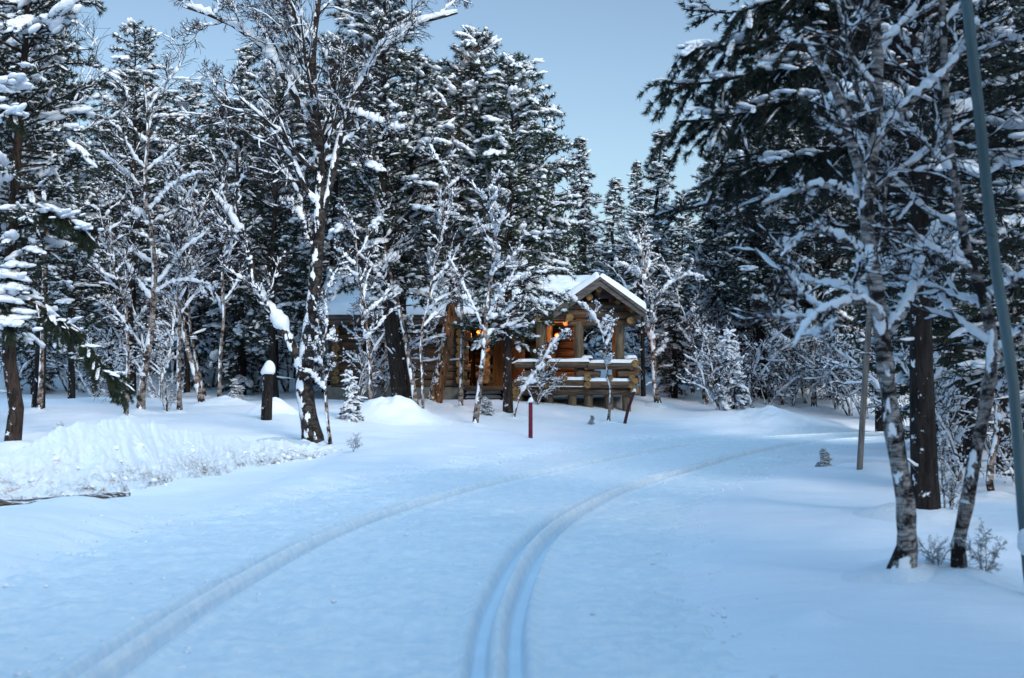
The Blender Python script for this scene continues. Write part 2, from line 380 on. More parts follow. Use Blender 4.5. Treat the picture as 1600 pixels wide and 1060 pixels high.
tag(g.obj('ski_trail', [M_TRAIL, M_ICE]), kind='structure')

# ---- ploughed bank
BASE = catmull([(-13, 18.6), (-11, 19.4), (-9, 20.2), (-7.5, 20.9), (-6.2, 21.9), (-5.6, 23.6), (-5.4, 25.8), (-5.1, 28.4), (-4.4, 30.2), (-3.5, 31.0)], 40)
CREST = catmull([(-14, 20.0, .45), (-11.5, 20.8, .5), (-9.4, 21.2, .5), (-7.9, 22.0, .62), (-7.2, 23.8, 1.08), (-6.6, 25.8, 1.0), (-5.95, 27.5, .72), (-5.35, 29.2, .52), (-4.6, 30.6, .36), (-3.5, 31.6, .2)], 40)
nu, nv = 520, 110
bs = np.stack([np.interp(np.linspace(0, 1, nu), np.linspace(0, 1, len(BASE)), BASE[:, k]) for k in range(2)], 1)
cr = np.stack([np.interp(np.linspace(0, 1, nu), np.linspace(0, 1, len(CREST)), CREST[:, k]) for k in range(3)], 1)
bz = hbase(bs[:, 0], bs[:, 1])-.06; cr[:, 2] += .10*fbm(np.arange(nu)/16., np.arange(nu)*0., 4, 41)
back = cr[:, :2]+norm(cr[:, :2]-bs)*2.6; backz = hbase(back[:, 0], back[:, 1])-.06
V = np.zeros((nu, nv, 3)); vv = np.linspace(0, 1, nv)
for j, v in enumerate(vv):
    if v < .62:
        a = v/.62; V[:, j, :2] = bs+(cr[:, :2]-bs)*(a**.85)
        V[:, j, 2] = bz+(cr[:, 2]-bz)*(a**1.15*.75+.25*ss(0, 1, a))
    else:
        a = (v-.62)/.38; V[:, j, :2] = cr[:, :2]+(back-cr[:, :2])*a; V[:, j, 2] = cr[:, 2]+(backz-cr[:, 2])*ss(0, 1, a**.8)
U = np.arange(nu)[:, None]/30.+0*vv[None]; W = vv[None]*3+0*U
face = np.clip(1-np.abs(vv-.3)/.36, 0, 1)[None]; low = np.clip(1-vv/.4, 0, 1)[None]*np.clip(vv/.04, 0, 1)[None]
nrm = norm((bs-cr[:, :2]))[:, None, :]
disp = face*(.17*fbm(U*3.1+.6*fbm(U*2, W*1.2, 2, 61), W*.6, 4, 51)+.14*fbm(U*1.1, W*1.3, 3, 62))+low*(.24*fbm(U*4, W*6, 4, 55))+.07*face*fbm(U*9, W*7, 3, 57)
lum = low*.20*np.maximum(0, fbm(U*8, W*11, 3, 59)-.05)
V[:, :, :2] += nrm*disp[..., None]; V[:, :, 2] += (lum+.06*face*fbm(U*7, W*6, 3, 58))
V[:, :, 2] += np.exp(-((vv[None]-.62)/.06)**2)*.06*fbm(U*8, W*0, 3, 60)
g = G(); g.grid(V[:, ::-1] if False else V)
o = g.obj('snow_bank', m_bank(), origin=(-6.5, 24, .0)); tag(o, 'rough ploughed snow bank with a lumpy blue face left of the ski trail', 'snow bank')
# loose lumps at the bank's foot and along it: one pile of clods nobody could count
rng = np.random.RandomState(5)
def ico(sub, seed, amp=.2, flat=.5):
    import bmesh
    bm = bmesh.new(); bmesh.ops.create_icosphere(bm, subdivisions=sub, radius=1)
    v = np.array([x.co[:] for x in bm.verts]); f = np.array([[a.index for a in q.verts] for q in bm.faces]); bm.free()
    r = np.random.RandomState(seed); d = norm(r.randn(7, 3)); k = (v@d.T)
    v = v*(1+amp*(np.sin(k*3.1+r.rand(7)*6).sum(1)/3)[:, None]); v[:, 2] = np.where(v[:, 2] < 0, v[:, 2]*flat, v[:, 2]); return v, f
ICO2 = [ico(3, k, .22, .4) for k in range(4)]; ICO1 = [ico(2, k+9, .2, .45) for k in range(4)]; ICO0 = [ico(1, k+20, .25, .6) for k in range(3)]
def cluster(seed, sub, n=9):
    rr = np.random.RandomState(seed); V = []; F = []; o = 0
    for k in range(n):
        v, f = ico(sub, seed*20+k, .14, .7); x = -1+2*(k+.5*rr.rand())/n; y = rr.randn()*.33; sz = .30+.22*rr.rand()
        v = v*sz*np.array([1.1+.5*rr.rand(), .8+.4*rr.rand(), .75]); v = v+np.array([x, y, -.32*x*x-.25*abs(y)+.12*rr.rand()]); V.append(v); F.append(f+o); o += len(v)
    return np.vstack(V), np.vstack(F)
CLU1 = [cluster(k, 1, 8) for k in range(4)]; CLU2 = [cluster(k+7, 2, 9) for k in range(4)]
def rots(n, rng):
    a = rng.rand(n)*6.283; c, s = np.cos(a), np.sin(a); z = np.zeros(n); o_ = np.ones(n)
    return np.stack([np.stack([c, -s, z], 1), np.stack([s, c, z], 1), np.stack([z, z, o_], 1)], 1)
n = 420; k = rng.randint(60, nu-20, n); q = rng.rand(n)**2.6*.8
pts = bs[k]-norm(cr[k, :2]-bs[k])*(.25*rng.rand(n)-.9*q)[:, None]
zz = hbase(pts[:, 0], pts[:, 1]); vi = np.clip((q*.55*nv).astype(int), 0, nv-1)
pos = V[k, vi]+rng.randn(n, 3)*.02
sz = .012+.05*rng.rand(n)**3
g = G()
for t in range(4):
    m = np.arange(n) % 4 == t; g.inst(ICO1[t][0], ICO1[t][1], rots(m.sum(), rng)*sz[m][:, None, None]*(.6+.8*rng.rand(m.sum()))[:, None, None], pos[m])
tag(g.obj('snow_clods', M_SNOW), 'loose snow clods scattered over the ploughed bank face', 'snow clods', kind='stuff')
# crumbs thrown up by the groomer along the lane edges and the pressed tracks
n = 1700; k = rng.randint(40, len(CS)-400, n); kind_ = rng.rand(n)
t_ = np.where(kind_ < .45, LE-.15+.28*rng.randn(n), np.where(kind_ < .62, -RE+.15+.2*rng.randn(n), np.where(kind_ < .75, 1.2+.33*np.sign(rng.randn(n))+.06*rng.randn(n), -2.6+5.6*rng.rand(n))))
t_ = np.where(np.abs(np.abs(t_)-1.2) < .25, t_+.5, t_)
pc = CS[k]+NN[k]*t_[:, None]; zc = hbase(pc[:, 0], pc[:, 1], t_)+.004; sz = .008+.022*rng.rand(n)**3.5
g = G()
for t in range(4):
    m = np.arange(n) % 4 == t; g.inst(ICO1[t][0], ICO1[t][1], rots(m.sum(), rng)*sz[m][:, None, None]*np.array([1, 1, .8])[None, :, None], np.stack([pc[m, 0], pc[m, 1], zc[m]], 1))
tag(g.obj('snow_crumbs', M_SNOW), 'small snow crumbs strewn along the groomed lane', 'snow crumbs', kind='stuff')
# strip of bare soil at the cleared parking edge
a = np.linspace(0, 1, 120)[:, None]; b = np.linspace(-1, 1, 16)[None]
wd = .50*(np.sin(a*math.pi)**.5)*(1+.9*fbm(a*14, a*0, 3, 71)); ia = (a[:, 0]*.43*nu).astype(int)+20; nb_ = norm(bs-cr[:, :2])[ia]
X = bs[ia, 0][:, None]+nb_[:, :1]*(.34+b*wd); Y = bs[ia, 1][:, None]+nb_[:, 1:]*(.34+b*wd); Z = hbase(X, Y)+.012+.05*(1-b*b)+.03*fbm(X*6, Y*6, 3, 73)
g = G(); g.grid(np.stack([X, Y, Z], -1)); tag(g.obj('bare_soil', M_DIRT), kind='structure')
# snow mounds
def mound(name, px, Y, r, hgt, label, sx=1.0, seed=0, mat=M_SNOW):
    c = onY(px, Y); n_ = 60; rr = np.linspace(0, 1, 34)[:, None]; th = np.linspace(0, 2*math.pi, n_+1)[None]
    prof = np.exp(-(rr*1.7)**2)*(1-rr**4)
    wob = 1+.14*fbm(np.cos(th)*1.5+seed, np.sin(th)*1.5, 2, seed)
    X = c[0]+rr*r*sx*np.cos(th)*wob; Yv = c[1]+rr*r*np.sin(th)*wob
    Z = hbase(X, Yv)-.03+hgt*prof*(1+.5*fbm(X*1.5, Yv*1.5, 3, seed+2))+.02*fbm(X*5, Yv*5, 2, seed)
    g = G(); g.grid(np.stack([X, Yv, Z], -1)[::-1]); o = g.obj(name, mat, origin=tuple(c)); tag(o, label, 'snow mound'); return o
mound('snow_mound', 622, 39.5, 1.6, .60, 'smooth rounded snow mound on the open snow before the cabin wall', 1.1, 1)
mound('snow_mound', 430, 38.6, 1.0, .42, 'small pointed snow heap drifted against the wooden stump post', 1.0, 2)
mound('snow_mound', 1205, 47.5, 1.5, .40, 'peaked snow heap beside the leaning birches right of the cabin', 1.0, 3)
mound('snow_mound', 352, 43.5, 1.3, .26, 'low snow hump at the foot of the leaning birch pair', 1.2, 4)

# ------------------------------------------------------------------ tree machinery
UP = np.array([0, 0, 1.])
def spawn(rng, P, Rr, n, t0, t1, ang, l0, l1, K, up, wander, rf, abs_len=False, tap=.3, flat=0.):
    N, K0 = P.shape[:2]; M = N*n; idx = np.repeat(np.arange(N), n)
    t = t0+(t1-t0)*((np.tile(np.arange(n), N)+rng.rand(M))/n); f = np.clip(t*(K0-1), 0, K0-1-1e-4); i = f.astype(int); fr = (f-i)[:, None]
    pos = P[idx, i]*(1-fr)+P[idx, i+1]*fr; tan = norm(P[idx, i+1]-P[idx, i]); rad = Rr[idx, i]*(1-fr[:, 0])+Rr[idx, i+1]*fr[:, 0]
    rv = rng.randn(M, 3); rv[:, 2] *= (1-flat); perp = norm(rv-tan*np.sum(rv*tan, 1)[:, None])
    a = np.radians(ang*(.7+.6*rng.rand(M)))[:, None]; d = np.cos(a)*tan+np.sin(a)*perp
    pl = np.linalg.norm(np.diff(P, axis=1), axis=2).sum(1)[idx]
    L = (l0+(l1-l0)*rng.rand(M))*(1 if abs_len else pl)*(1-.45*t)
    out = [pos]; st = (L/(K-1))[:, None]
    for k in range(K-1):
        d = norm(d+wander*rng.randn(M, 3)+up*UP); out.append(out[-1]+d*st)
    P2 = np.stack(out, 1); r0 = rad*rf; R2 = r0[:, None]*np.linspace(1, tap, K)[None]; return P2, R2
def densify(P, Rr, f=2):
    N, K = P.shape[:2]; t = np.linspace(0, K-1-1e-4, (K-1)*f+1); i = t.astype(int); fr = (t-i)
    return P[:, i]*(1-fr)[None, :, None]+P[:, i+1]*fr[None, :, None], Rr[:, i]*(1-fr)+Rr[:, i+1]*fr
WIND = np.array([-.55, -.8, .15])
def snow_on(g, rng, P, Rr, thick, keep=.9, patch=.0, k=6, f=2):
    P, Rr = densify(P, Rr, f); N, K = P.shape[:2]; t = norm(np.gradient(P, axis=1)); hor = np.sqrt(t[..., 0]**2+t[..., 1]**2)
    ph = rng.rand(N)*100; xs_ = np.arange(K)[None]*1.15/f*2+ph[:, None]
    nz = vnoise(xs_, ph[:, None]*3+0*xs_, 3)
    a = ss(.22, .62, hor)*ss(1-keep, 1-keep+.25, nz+.0)
    th = thick*(.6+.9*vnoise(xs_*1.7, xs_*0+ph[:, None], 8))
    rad = (Rr*.75+th*.62)*a; off = UP[None, None]*((Rr*.35+th*.55)*1)[..., None]
    if patch > 0:
        b = ss(1-patch, 1-patch+.15, vnoise(xs_*1.3, ph[:, None]+0*xs_, 5))*(1-a)
        rad = rad+(Rr*.72+thick*.12)*b; off = off*(1-b)[..., None]+WIND[None, None]*(Rr*.42+thick*.2)[..., None]*b[..., None]
    rad[:, 0] *= .5; rad[:, -1] *= .35
    rad = rad*(1+.22*rng.randn(*rad.shape))*np.minimum(1, np.linspace(1, 0, K)[None]*6+.3)
    keepm = rad.max(1) > .004
    g.tubes((P+off)[keepm], np.maximum(rad, .0008)[keepm], k)
def tube_levels(name, lv, mats, sides): pass
def finish_tree(root, parts):
    for nm, g, m in parts:
        if g.n: g.obj(nm, m, root)
def birch_parts(rng, trunkP, trunkR, limbs=None, n1=12, t0=.3, l1=(.22, .4), n2=6, n3=5, n4=0, up=.12, snow=1.0, ang=50, patch=.35, twr=.006, droop=0., k1=7, nl=None):
    """trunkP (K,3): returns geometry sets in tree-local coordinates"""
    gt, gw, gs = G(), G(), G()
    P0 = trunkP[None]; R0 = trunkR[None]
    Pd, Rd = densify(P0, R0, 3); Rd = Rd*(1+.10*rng.randn(*Rd.shape)*.6); gt.tubes(Pd, Rd, 12)
    snow_on(gs, rng, Pd, Rd, .05*snow, .8, patch*.8, 8, 2)
    src = [(P0, R0, t0)]
    for (lp, lr) in (limbs or []):
        q = lp[None]; r = lr[None]; qd, rd = densify(q, r, 3); rd = rd*(1+.07*rng.randn(*rd.shape)); gt.tubes(qd, rd, 10)
        snow_on(gs, rng, qd, rd, (.10 if limbs[0][1][0] > .09 else .05)*snow, .93, patch, 8, 2); src.append((q, r, .25))
    A = []; B = []
    for (p, r, tt0) in src:
        n = n1 if p is P0 else max(4, n1//2 if nl is None else nl)
        c, cr_ = spawn(rng, p, r, n, tt0, .98, ang, l1[0], l1[1], 7, up, .16, .45); A.append(c); B.append(cr_)
    P1 = np.concatenate(A); R1 = np.maximum(np.concatenate(B), .012)
    gt.tubes(P1, R1, 6); snow_on(gs, rng, P1, R1, .056*snow, .8, 0, 6, 4)
    P2, R2 = spawn(rng, P1, R1, n2, .2, 1, 42, .40, .75, 5, up*.5-droop, .2, .55); R2 = np.maximum(R2, twr*1.3); gw.tubes(P2, R2, 4); snow_on(gs, rng, P2, R2, .034*snow, .6, 0, 5, 3)
    P3_, R3 = spawn(rng, P2, R2, n3, .2, 1, 42, .5, .95, 4, .04-droop, .18, .55); R3 = np.maximum(R3, twr); gw.tubes(P3_, R3, 3)
    sel = rng.rand(len(P3_)) < .4; snow_on(gs, rng, P3_[sel], R3[sel], .019*snow, .55, 0, 4, 3)
    if n4:
        P4, R4 = spawn(rng, P3_, R3, n4, .1, 1, 38, .6, 1.1, 4, .0-droop, .2, .75); gw.tubes(P4, np.maximum(R4, twr*.7), 3)
    return gt, gw, gs
def drift(g, rng, b, r, h):
    rr = np.linspace(0, 1, 14)[:, None]; th = np.linspace(0, 2*math.pi, 29)[None]; ph = rng.rand()*50
    rad = rr*r*(1+.35*fbm(np.cos(th)*1.2+ph, np.sin(th)*1.2, 2, 77))*(1+.3*np.cos(th+ph)); X = b[0]+rad*np.cos(th); Y = b[1]+rad*np.sin(th)
    Z = hbase(X, Y)+h*(1-rr**2)**2*(.7+.8*vnoise(X*4+ph, Y*4, 6))-.018
    g.grid((np.stack([X, Y, Z], -1)-np.asarray(b))[::-1])
def pathK(pts, K): 
    c = arclen(catmull(pts, 12), .01); i = np.linspace(0, len(c)-1, K).astype(int); return c[i]
def pixtree(name, pts, r0, r1, label, cat='birch tree', bark=None, Y=None, limbs=(), group=None, seed=0, K=12, flare=1.25, **kw):
    """a birch whose stem follows the pixel course pts (x, y[, depth shift])"""
    b = at(pts[0][0], pts[0][1]) if Y is None else onY(pts[0][0], Y); Yb = b[1]
    W = [np.array(b)-[0, 0, .1]]+[P3(p[0], p[1], Yb+(p[2] if len(p) > 2 else 0)) for p in pts[1:]]
    tp = pathK(W, K)-b; tr = np.linspace(r0, r1, K); tr[0] *= flare
    lb = []
    for (lp, a, c) in limbs:
        q = pathK([P3(p[0], p[1], Yb+(p[2] if len(p) > 2 else 0)) for p in lp], 9)-b; lb.append((q, np.linspace(a, c, 9)))
    rng = np.random.RandomState(seed+int(pts[0][0])); gt, gw, gs = birch_parts(rng, tp, tr, lb, **kw)
    drift(gs, rng, b, .35+2.6*r0, .05+.55*r0)
    root = tag(empty(name, b), label, cat, group)
    finish_tree(root, [('trunk', gt, bark or M_BIRCH), ('twigs', gw, M_TWIG), ('snow', gs, M_TSNOW)]); return root
# --- conifers
def tuft(seed, n=9, L=1.0, wdt=.07, cone=(25, 75)):
    r = np.random.RandomState(seed); v = []; f = []
    for k in range(n):
        a = R_(cone[0]+(cone[1]-cone[0])*r.rand()); b = r.rand()*6.283; l = L*(.7+.5*r.rand())
        d = np.array([math.sin(a)*math.cos(b), math.sin(a)*math.sin(b), math.cos(a)]); p = norm(np.cross(d, r.randn(3)))*wdt
        o_ = np.array([0, 0, .35*r.rand()]); v += [o_-p, o_+p, o_+d*l]; f.append([3*k, 3*k+1, 3*k+2])
    return np.array(v), np.array(f)
TUFT = [tuft(k, 13, 1.0, .06) for k in range(4)]; TUFTN = [tuft(k+50, 18, .9, .05, (12, 55)) for k in range(4)]
def basis(d, rng, s):
    n = len(d); r = norm(np.cross(d, rng.randn(n, 3))); q = np.cross(d, r)
    return np.stack([r, q, d], 2)*s[:, None, None]
def basis_flat(d, sx, sy, sz):
    """x axis along d, z axis as upright as can be"""
    x = norm(d); y = norm(np.cross(np.broadcast_to(UP, x.shape), x)); z = np.cross(x, y)
    return np.stack([x*sx[:, None], y*sy[:, None], z*sz[:, None]], 2)
def conifer_geo(seed, H=11, Rc=1.8, base=.15, nb=95, kind='pine', snow=1.0, tuftsize=.13, dens=1.0, trunkP=None, r0=.14, near=False, speck=.62, asym=None, dead=6):
    rng = np.random.RandomState(seed); gt, gf, gs = G(), G(), G(); K = 14
    if trunkP is None:
        z = np.linspace(-.15, H, K); wob = np.cumsum(rng.randn(K, 2)*.04, 0); wob -= wob[0]; tp = np.stack([wob[:, 0], wob[:, 1], z], 1)
    else: tp = trunkP; H = tp[-1, 2]
    K = len(tp); tr = r0*(1-np.linspace(0, 1, K)**1.1*.93); tr[0] *= 1.15; gt.tubes(tp[None], tr[None], 10)
    t = base+(1-base)*((np.arange(nb)+rng.rand(nb))/nb)**(.95 if kind == 'spruce' else .85); t = np.minimum(t, .985)
    c = (t-base)/(1-base)
    if kind == 'spruce': prof = Rc*((1-c)**.85*.95+.05)*np.minimum(1, .6+c*3)
    else: prof = Rc*np.clip(np.sin(np.pi*np.clip(.18+.80*c, 0, 1))**.7, .12, 1)
    prof = prof*(.55+.6*rng.rand(nb))
    az = np.arange(nb)*2.39996+rng.randn(nb)*.4
    if asym is not None: prof = prof*(1+asym[1]*np.cos(az-asym[0]))
    el = np.radians(-12+35*c if kind == 'spruce' else 8+30*c)+rng.randn(nb)*.15
    f = np.clip(t*(K-1), 0, K-1.001); i = f.astype(int); fr = (f-i)[:, None]; pos = tp[i]*(1-fr)+tp[i+1]*fr
    d = np.stack([np.cos(az)*np.cos(el), np.sin(az)*np.cos(el), np.sin(el)], 1); KB = 7; out = [pos]; sag = (-.10 if kind == 'spruce' else -.075)*snow
    dd = d.copy()
    for k in range(KB-1):
        s2 = sag*(1 if k < KB-3 or kind == 'pine' else -.6)
        dd = norm(dd+s2*UP+.08*rng.randn(nb, 3)); out.append(out[-1]+dd*(prof/(KB-1))[:, None])
    PB = np.stack(out, 1); RB = (.010+.014*prof[:, None])*np.linspace(1, .3, KB)[None]; gt.tubes(PB, RB, 4)
    if dead:   # bare dead snags on the lower stem
        td = rng.rand(dead)*base*.9+.08; f = td*(K-1); i = f.astype(int); p = tp[i]*(1-(f-i))[:, None]+tp[i+1]*(f-i)[:, None]
        a = rng.rand(dead)*6.28; q = np.stack([np.cos(a), np.sin(a), rng.randn(dead)*.2], 1); L = .3+.7*rng.rand(dead)
        PD = p[:, None]+q[:, None]*L[:, None, None]*np.linspace(0, 1, 4)[None, :, None]+rng.randn(dead, 4, 3)*.03; PD[:, 0] = p
        gt.tubes(PD, np.full((dead, 4), .012)*np.linspace(1, .4, 4), 4); snow_on(gs, rng, PD, np.full((dead, 4), .012), .03, .8, 0, 5, 1)
    # side twigs in the plane of each bough
    ns = np.maximum(4, (prof*9*dens).astype(int)); idx = np.repeat(np.arange(nb), ns); M = len(idx)
    u = .18+.80*rng.rand(M); f = u*(KB-1); i = np.minimum(f.astype(int), KB-2); fr = (f-i)[:, None]
    p = PB[idx, i]*(1-fr)+PB[idx, i+1]*fr; tan = norm(PB[idx, i+1]-PB[idx, i]); side = norm(np.cross(tan, UP))*np.where(rng.rand(M) < .5, 1, -1)[:, None]
    if kind == 'spruce': dirn = norm(tan*.7+side*.8-UP*(.25+.35*rng.rand(M))[:, None]+.15*rng.randn(M, 3))
    else: dirn = norm(tan*.8+side*.7+UP*(.25*rng.randn(M))[:, None]+.25*rng.randn(M, 3))
    L = (.16+.30*prof[idx]*(1.05-u))*(.6+.7*rng.rand(M)); KT = 4; out = [p]; d2 = dirn
    for k in range(KT-1):
        d2 = norm(d2-(.12 if kind == 'spruce' else .05)*UP+.1*rng.randn(M, 3)); out.append(out[-1]+d2*(L/(KT-1))[:, None])
    PT = np.stack(out, 1); gt.tubes(PT, np.full((M, KT), .006), 3)
    # needle tufts
    nt_ = np.maximum(2, (L/(tuftsize*.62)).astype(int)); id2 = np.repeat(np.arange(M), nt_); q = rng.rand(len(id2)); q = .15+.85*q
    f = q*(KT-1); i = np.minimum(f.astype(int), KT-2); fr = (f-i)[:, None]
    tpz = PT[id2, i]*(1-fr)+PT[id2, i+1]*fr+rng.randn(len(id2), 3)*.015; td_ = norm(norm(PT[id2, i+1]-PT[id2, i])+.35*rng.randn(len(id2), 3)+(.25 if kind == 'pine' else -.05)*UP)
    # and along the leader and bough tips
    tb = PB[:, 3:].reshape(-1, 3); tbd = np.repeat(norm(PB[:, -1]-PB[:, -2]), KB-3, 0); zt = np.linspace(.8*H, H, 26); ft = zt/H*(K-1); it = np.minimum(ft.astype(int), K-2)
    lead = tp[it]*(1-(ft-it))[:, None]+tp[it+1]*(ft-it)[:, None]; ld = norm(rng.randn(26, 3)*.7+UP)
    allp = np.concatenate([tpz, tb, lead]); alld = np.concatenate([td_, tbd, ld]); sz = tuftsize*(.75+.6*rng.rand(len(allp)))
    TS = TUFTN if near else TUFT; w_ = rng.randint(0, 4, len(allp))
    for k in range(4):
        m = w_ == k; gf.inst(TS[k][0], TS[k][1], basis(alld[m], rng, sz[m]), allp[m])
    # snow: specks on tufts, lumps along side twigs, heavy pillows on boughs
    m = rng.rand(len(tpz)) < speck*min(1, snow); pp = tpz[m]+UP*tuftsize*.28+rng.randn(m.sum(), 3)*.01; s_ = tuftsize*(.12+.34*rng.rand(m.sum())**1.6)
    B0 = rots(m.sum(), rng)*(s_[:, None, None]*np.array([1.15, .9, .6])[None, None]); gs.inst(ICO0[0][0], ICO0[0][1], B0, pp)
    m = rng.rand(M) < .30*snow; mid = PT[m, 1]*.5+PT[m, 2]*.5+UP*tuftsize*.30; dr = PT[m, 3]-PT[m, 0]; ll = np.linalg.norm(dr, axis=1); k_ = rng.rand(m.sum())
    w_ = rng.randint(0, 4, m.sum()); Bf = basis_flat(dr+rng.randn(m.sum(), 3)*.12*ll[:, None], np.maximum(.06, ll*(.20+.18*k_)), (.045+.045*k_+.04*ll), .04+.045*rng.rand(m.sum()))
    for k in range(4):
        q = w_ == k; gs.inst(CLU1[k][0] if near else ICO1[k][0], CLU1[k][1] if near else ICO1[k][1], Bf[q], mid[q])
    big = rng.rand(nb) < .55*snow; ids = np.where(big)[0]
    for rep in range(3):
        u = .45+.55*rng.rand(len(ids)); f = u*(KB-1); i = np.minimum(f.astype(int), KB-2); fr = (f-i)[:, None]; p = PB[ids, i]*(1-fr)+PB[ids, i+1]*fr+UP*(.06+.05*rng.rand(len(ids)))[:, None]+rng.randn(len(ids), 3)*[.06, .06, .01]
        dr = PB[ids, i+1]-PB[ids, i]; s_ = (.09+.21*rng.rand(len(ids))**1.5)*np.minimum(1.3, .6+.3*prof[ids]); Bf = basis_flat(dr+rng.randn(len(ids), 3)*.3*np.linalg.norm(dr, axis=1)[:, None], s_*1.25, s_, s_*.85); w_ = rng.randint(0, 4, len(ids))
        for k in range(4):
            q = w_ == k; gs.inst(CLU2[k][0] if near else CLU1[k][0], CLU2[k][1] if near else CLU1[k][1], Bf[q], p[q])
    snow_on(gs, rng, PB, RB*1.1, .04*snow, .28, 0, 5, 4)
    return gt, gf, gs
def make_conifer(name, geo, label, cat, loc=(0, 0, 0), bark=None, needle=None, group=None, rz=0):
    root = tag(empty(name, loc, rz), label, cat, group)
    finish_tree(root, [('trunk', geo[0], bark or M_PINE), ('crown', geo[1], needle or M_NEED), ('snow', geo[2], M_TSNOW)]); return root

# ------------------------------------------------------------------ cabin
def log_(g, p0, p1, r, rng, k=12, m=0, mc=1, ext=0.0):
    p0 = np.array(p0, float); p1 = np.array(p1, float); t = np.linspace(0, 1, 8)[:, None]; L = p1-p0
    P = p0+L*t+rng.randn(8, 3)*.008; Rr = r*(1+.04*rng.randn())*(1+.03*rng.randn(8)); g.tubes(P[None], Rr[None], k, m, True, mc)
def slab(g, A, B, C, D, th, na=30, nb=16, seed=0, rnd=.12, nz=.25, m=0):
    """snow lying on the patch A,B,C,D (A-B along, A-D across); rounded edges, closed below"""
    A, B, C, D = [np.array(q, float) for q in (A, B, C, D)]
    u = np.linspace(0, 1, na)[:, None, None]; v = np.linspace(0, 1, nb)[None, :, None]
    base = (A*(1-u)+B*u)*(1-v)+(D*(1-u)+C*u)*v
    lu = np.linalg.norm(B-A); lv = np.linalg.norm(D-A)
    e = np.minimum(np.minimum(u, 1-u)*lu, np.minimum(v, 1-v)*lv)[..., 0]; prof = np.sqrt(np.clip(1-(1-np.clip(e/rnd, 0, 1))**2, 0, 1))
    nn = np.cross(B-A, D-A); nn = nn/np.linalg.norm(nn); nn = nn if nn[2] > 0 else -nn
    upv = UP*.7+nn*.3
    q = fbm(base[..., 0]*1.3+seed, base[..., 1]*1.3+base[..., 2], 3, seed)
    Tp = base+upv*(th*(.12+.88*prof)*(1+nz*q))[..., None]
    cen = base.mean((0, 1)); Tp = Tp+(Tp-cen)*0.0
    bot = base.copy(); bot[..., 2] -= .0
    g.grid(Tp, m=m); g.grid(bot[:, ::-1], m=m)
    for (a, b) in ((Tp[0], bot[0]), (bot[-1], Tp[-1]), (bot[:, 0], Tp[:, 0]), (Tp[:, -1], bot[:, -1])):
        g.grid(np.stack([a, b], 0), m=m)
rc = np.random.RandomState(3)
ZG = hz(-1, 50.5); CB = (-1.0, 51.0, ZG)
cabin = tag(empty('log_cabin', CB), 'snow-roofed log cabin with gabled porch, lit lamps and wooden steps', 'cabin')
def part(name, g, mats, parent=cabin, smooth=True, label=None):
    o = g.obj(name, mats, parent, smooth, origin=CB)
    if label: o['label'] = label
    return o
def sub(name, g, mats, parent, smooth=True): return g.obj(name, mats, parent, smooth, origin=CB)
LR = .15; zb = 1.58; WF = 51.0
g = G()
def wall_x(x0, x1, y, z0, n, gap=None):
    for k in range(n):
        z = z0+k*LR*1.86
        if gap and gap[0] < z < gap[1]:
            log_(g, (x0+rc.randn()*.05, y, z), (gap[2], y, z), LR, rc); log_(g, (gap[3], y, z), (x1+rc.randn()*.05, y, z), LR, rc)
        else: log_(g, (x0+rc.randn()*.06, y, z), (x1+rc.randn()*.06, y, z), LR, rc)
def wall_y(x, y0, y1, z0, n):
    for k in range(n):
        z = z0+k*LR*1.86; log_(g, (x, y0+rc.randn()*.06, z), (x, y1+rc.randn()*.06, z), LR, rc)
wall_x(-6.6, -1.55, WF, zb, 9, (2.1, 3.1, -5.35, -4.55)); wall_y(-6.3, WF-.35, 57.2, zb+.14, 9); wall_y(-1.85, WF-.38, 54, zb+.14, 9)
wall_x(-2.1, 1.4, 53.2, zb, 9); wall_y(1.1, 50.6, 57.2, zb+.14, 10); wall_x(-6.6, 1.4, 57.0, zb, 10)
wall_x(1.1, 2.5, 52.2, zb, 9); wall_x(-1.15, -.75, 51.9, zb, 9); wall_y(-.95, 51.5, 53.2, zb+.14, 9)
part('wall', g, [M_LOG, M_END])
g = G(); g.box((-4.95, WF+.03, 2.6), (.8, .2, 1.0), m=0); wn = part('window', g, [M_DARKW], smooth=False)
g = G()
for (c, d) in (((-4.95, WF-.13, 3.12), (.92, .06, .08)), ((-4.95, WF-.13, 2.08), (.92, .06, .08)), ((-5.38, WF-.13, 2.6), (.07, .06, .96)), ((-4.52, WF-.13, 2.6), (.07, .06, .96)), ((-4.95, WF-.12, 2.6), (.04, .05, .96))): g.box(c, d)
sub('frame', g, [M_DOOR], wn, False)
g = G(); g.box((-4.0, WF+.06, .9), (5.2, .36, 1.1)); g.box((-.4, 53.2, .9), (3.2, .4, 1.1)); part('foundation', g, [M_CONC], smooth=False)
# door in the entrance recess
g = G(); g.box((-.12, 52.95, 2.35), (.95, .08, 2.0))
for k in range(6): g.box((-.12-.40+.16*k, 52.90, 2.35), (.145, .03, 1.92))
dr = part('door', g, [M_DOOR], smooth=False)
g = G(); g.tubes(np.array([[(.22, 52.85, 2.2), (.22, 52.82, 2.3), (.22, 52.85, 2.4)]]), np.full((1, 3), .015), 6); sub('handle', g, [M_METAL], dr)
g = G(); g.box((-.66, 52.88, 2.4), (.12, .1, 2.2)); g.box((.42, 52.88, 2.4), (.12, .1, 2.2)); g.box((-.12, 52.88, 3.42), (1.2, .1, .14)); sub('frame', g, [M_DOOR], dr, False)
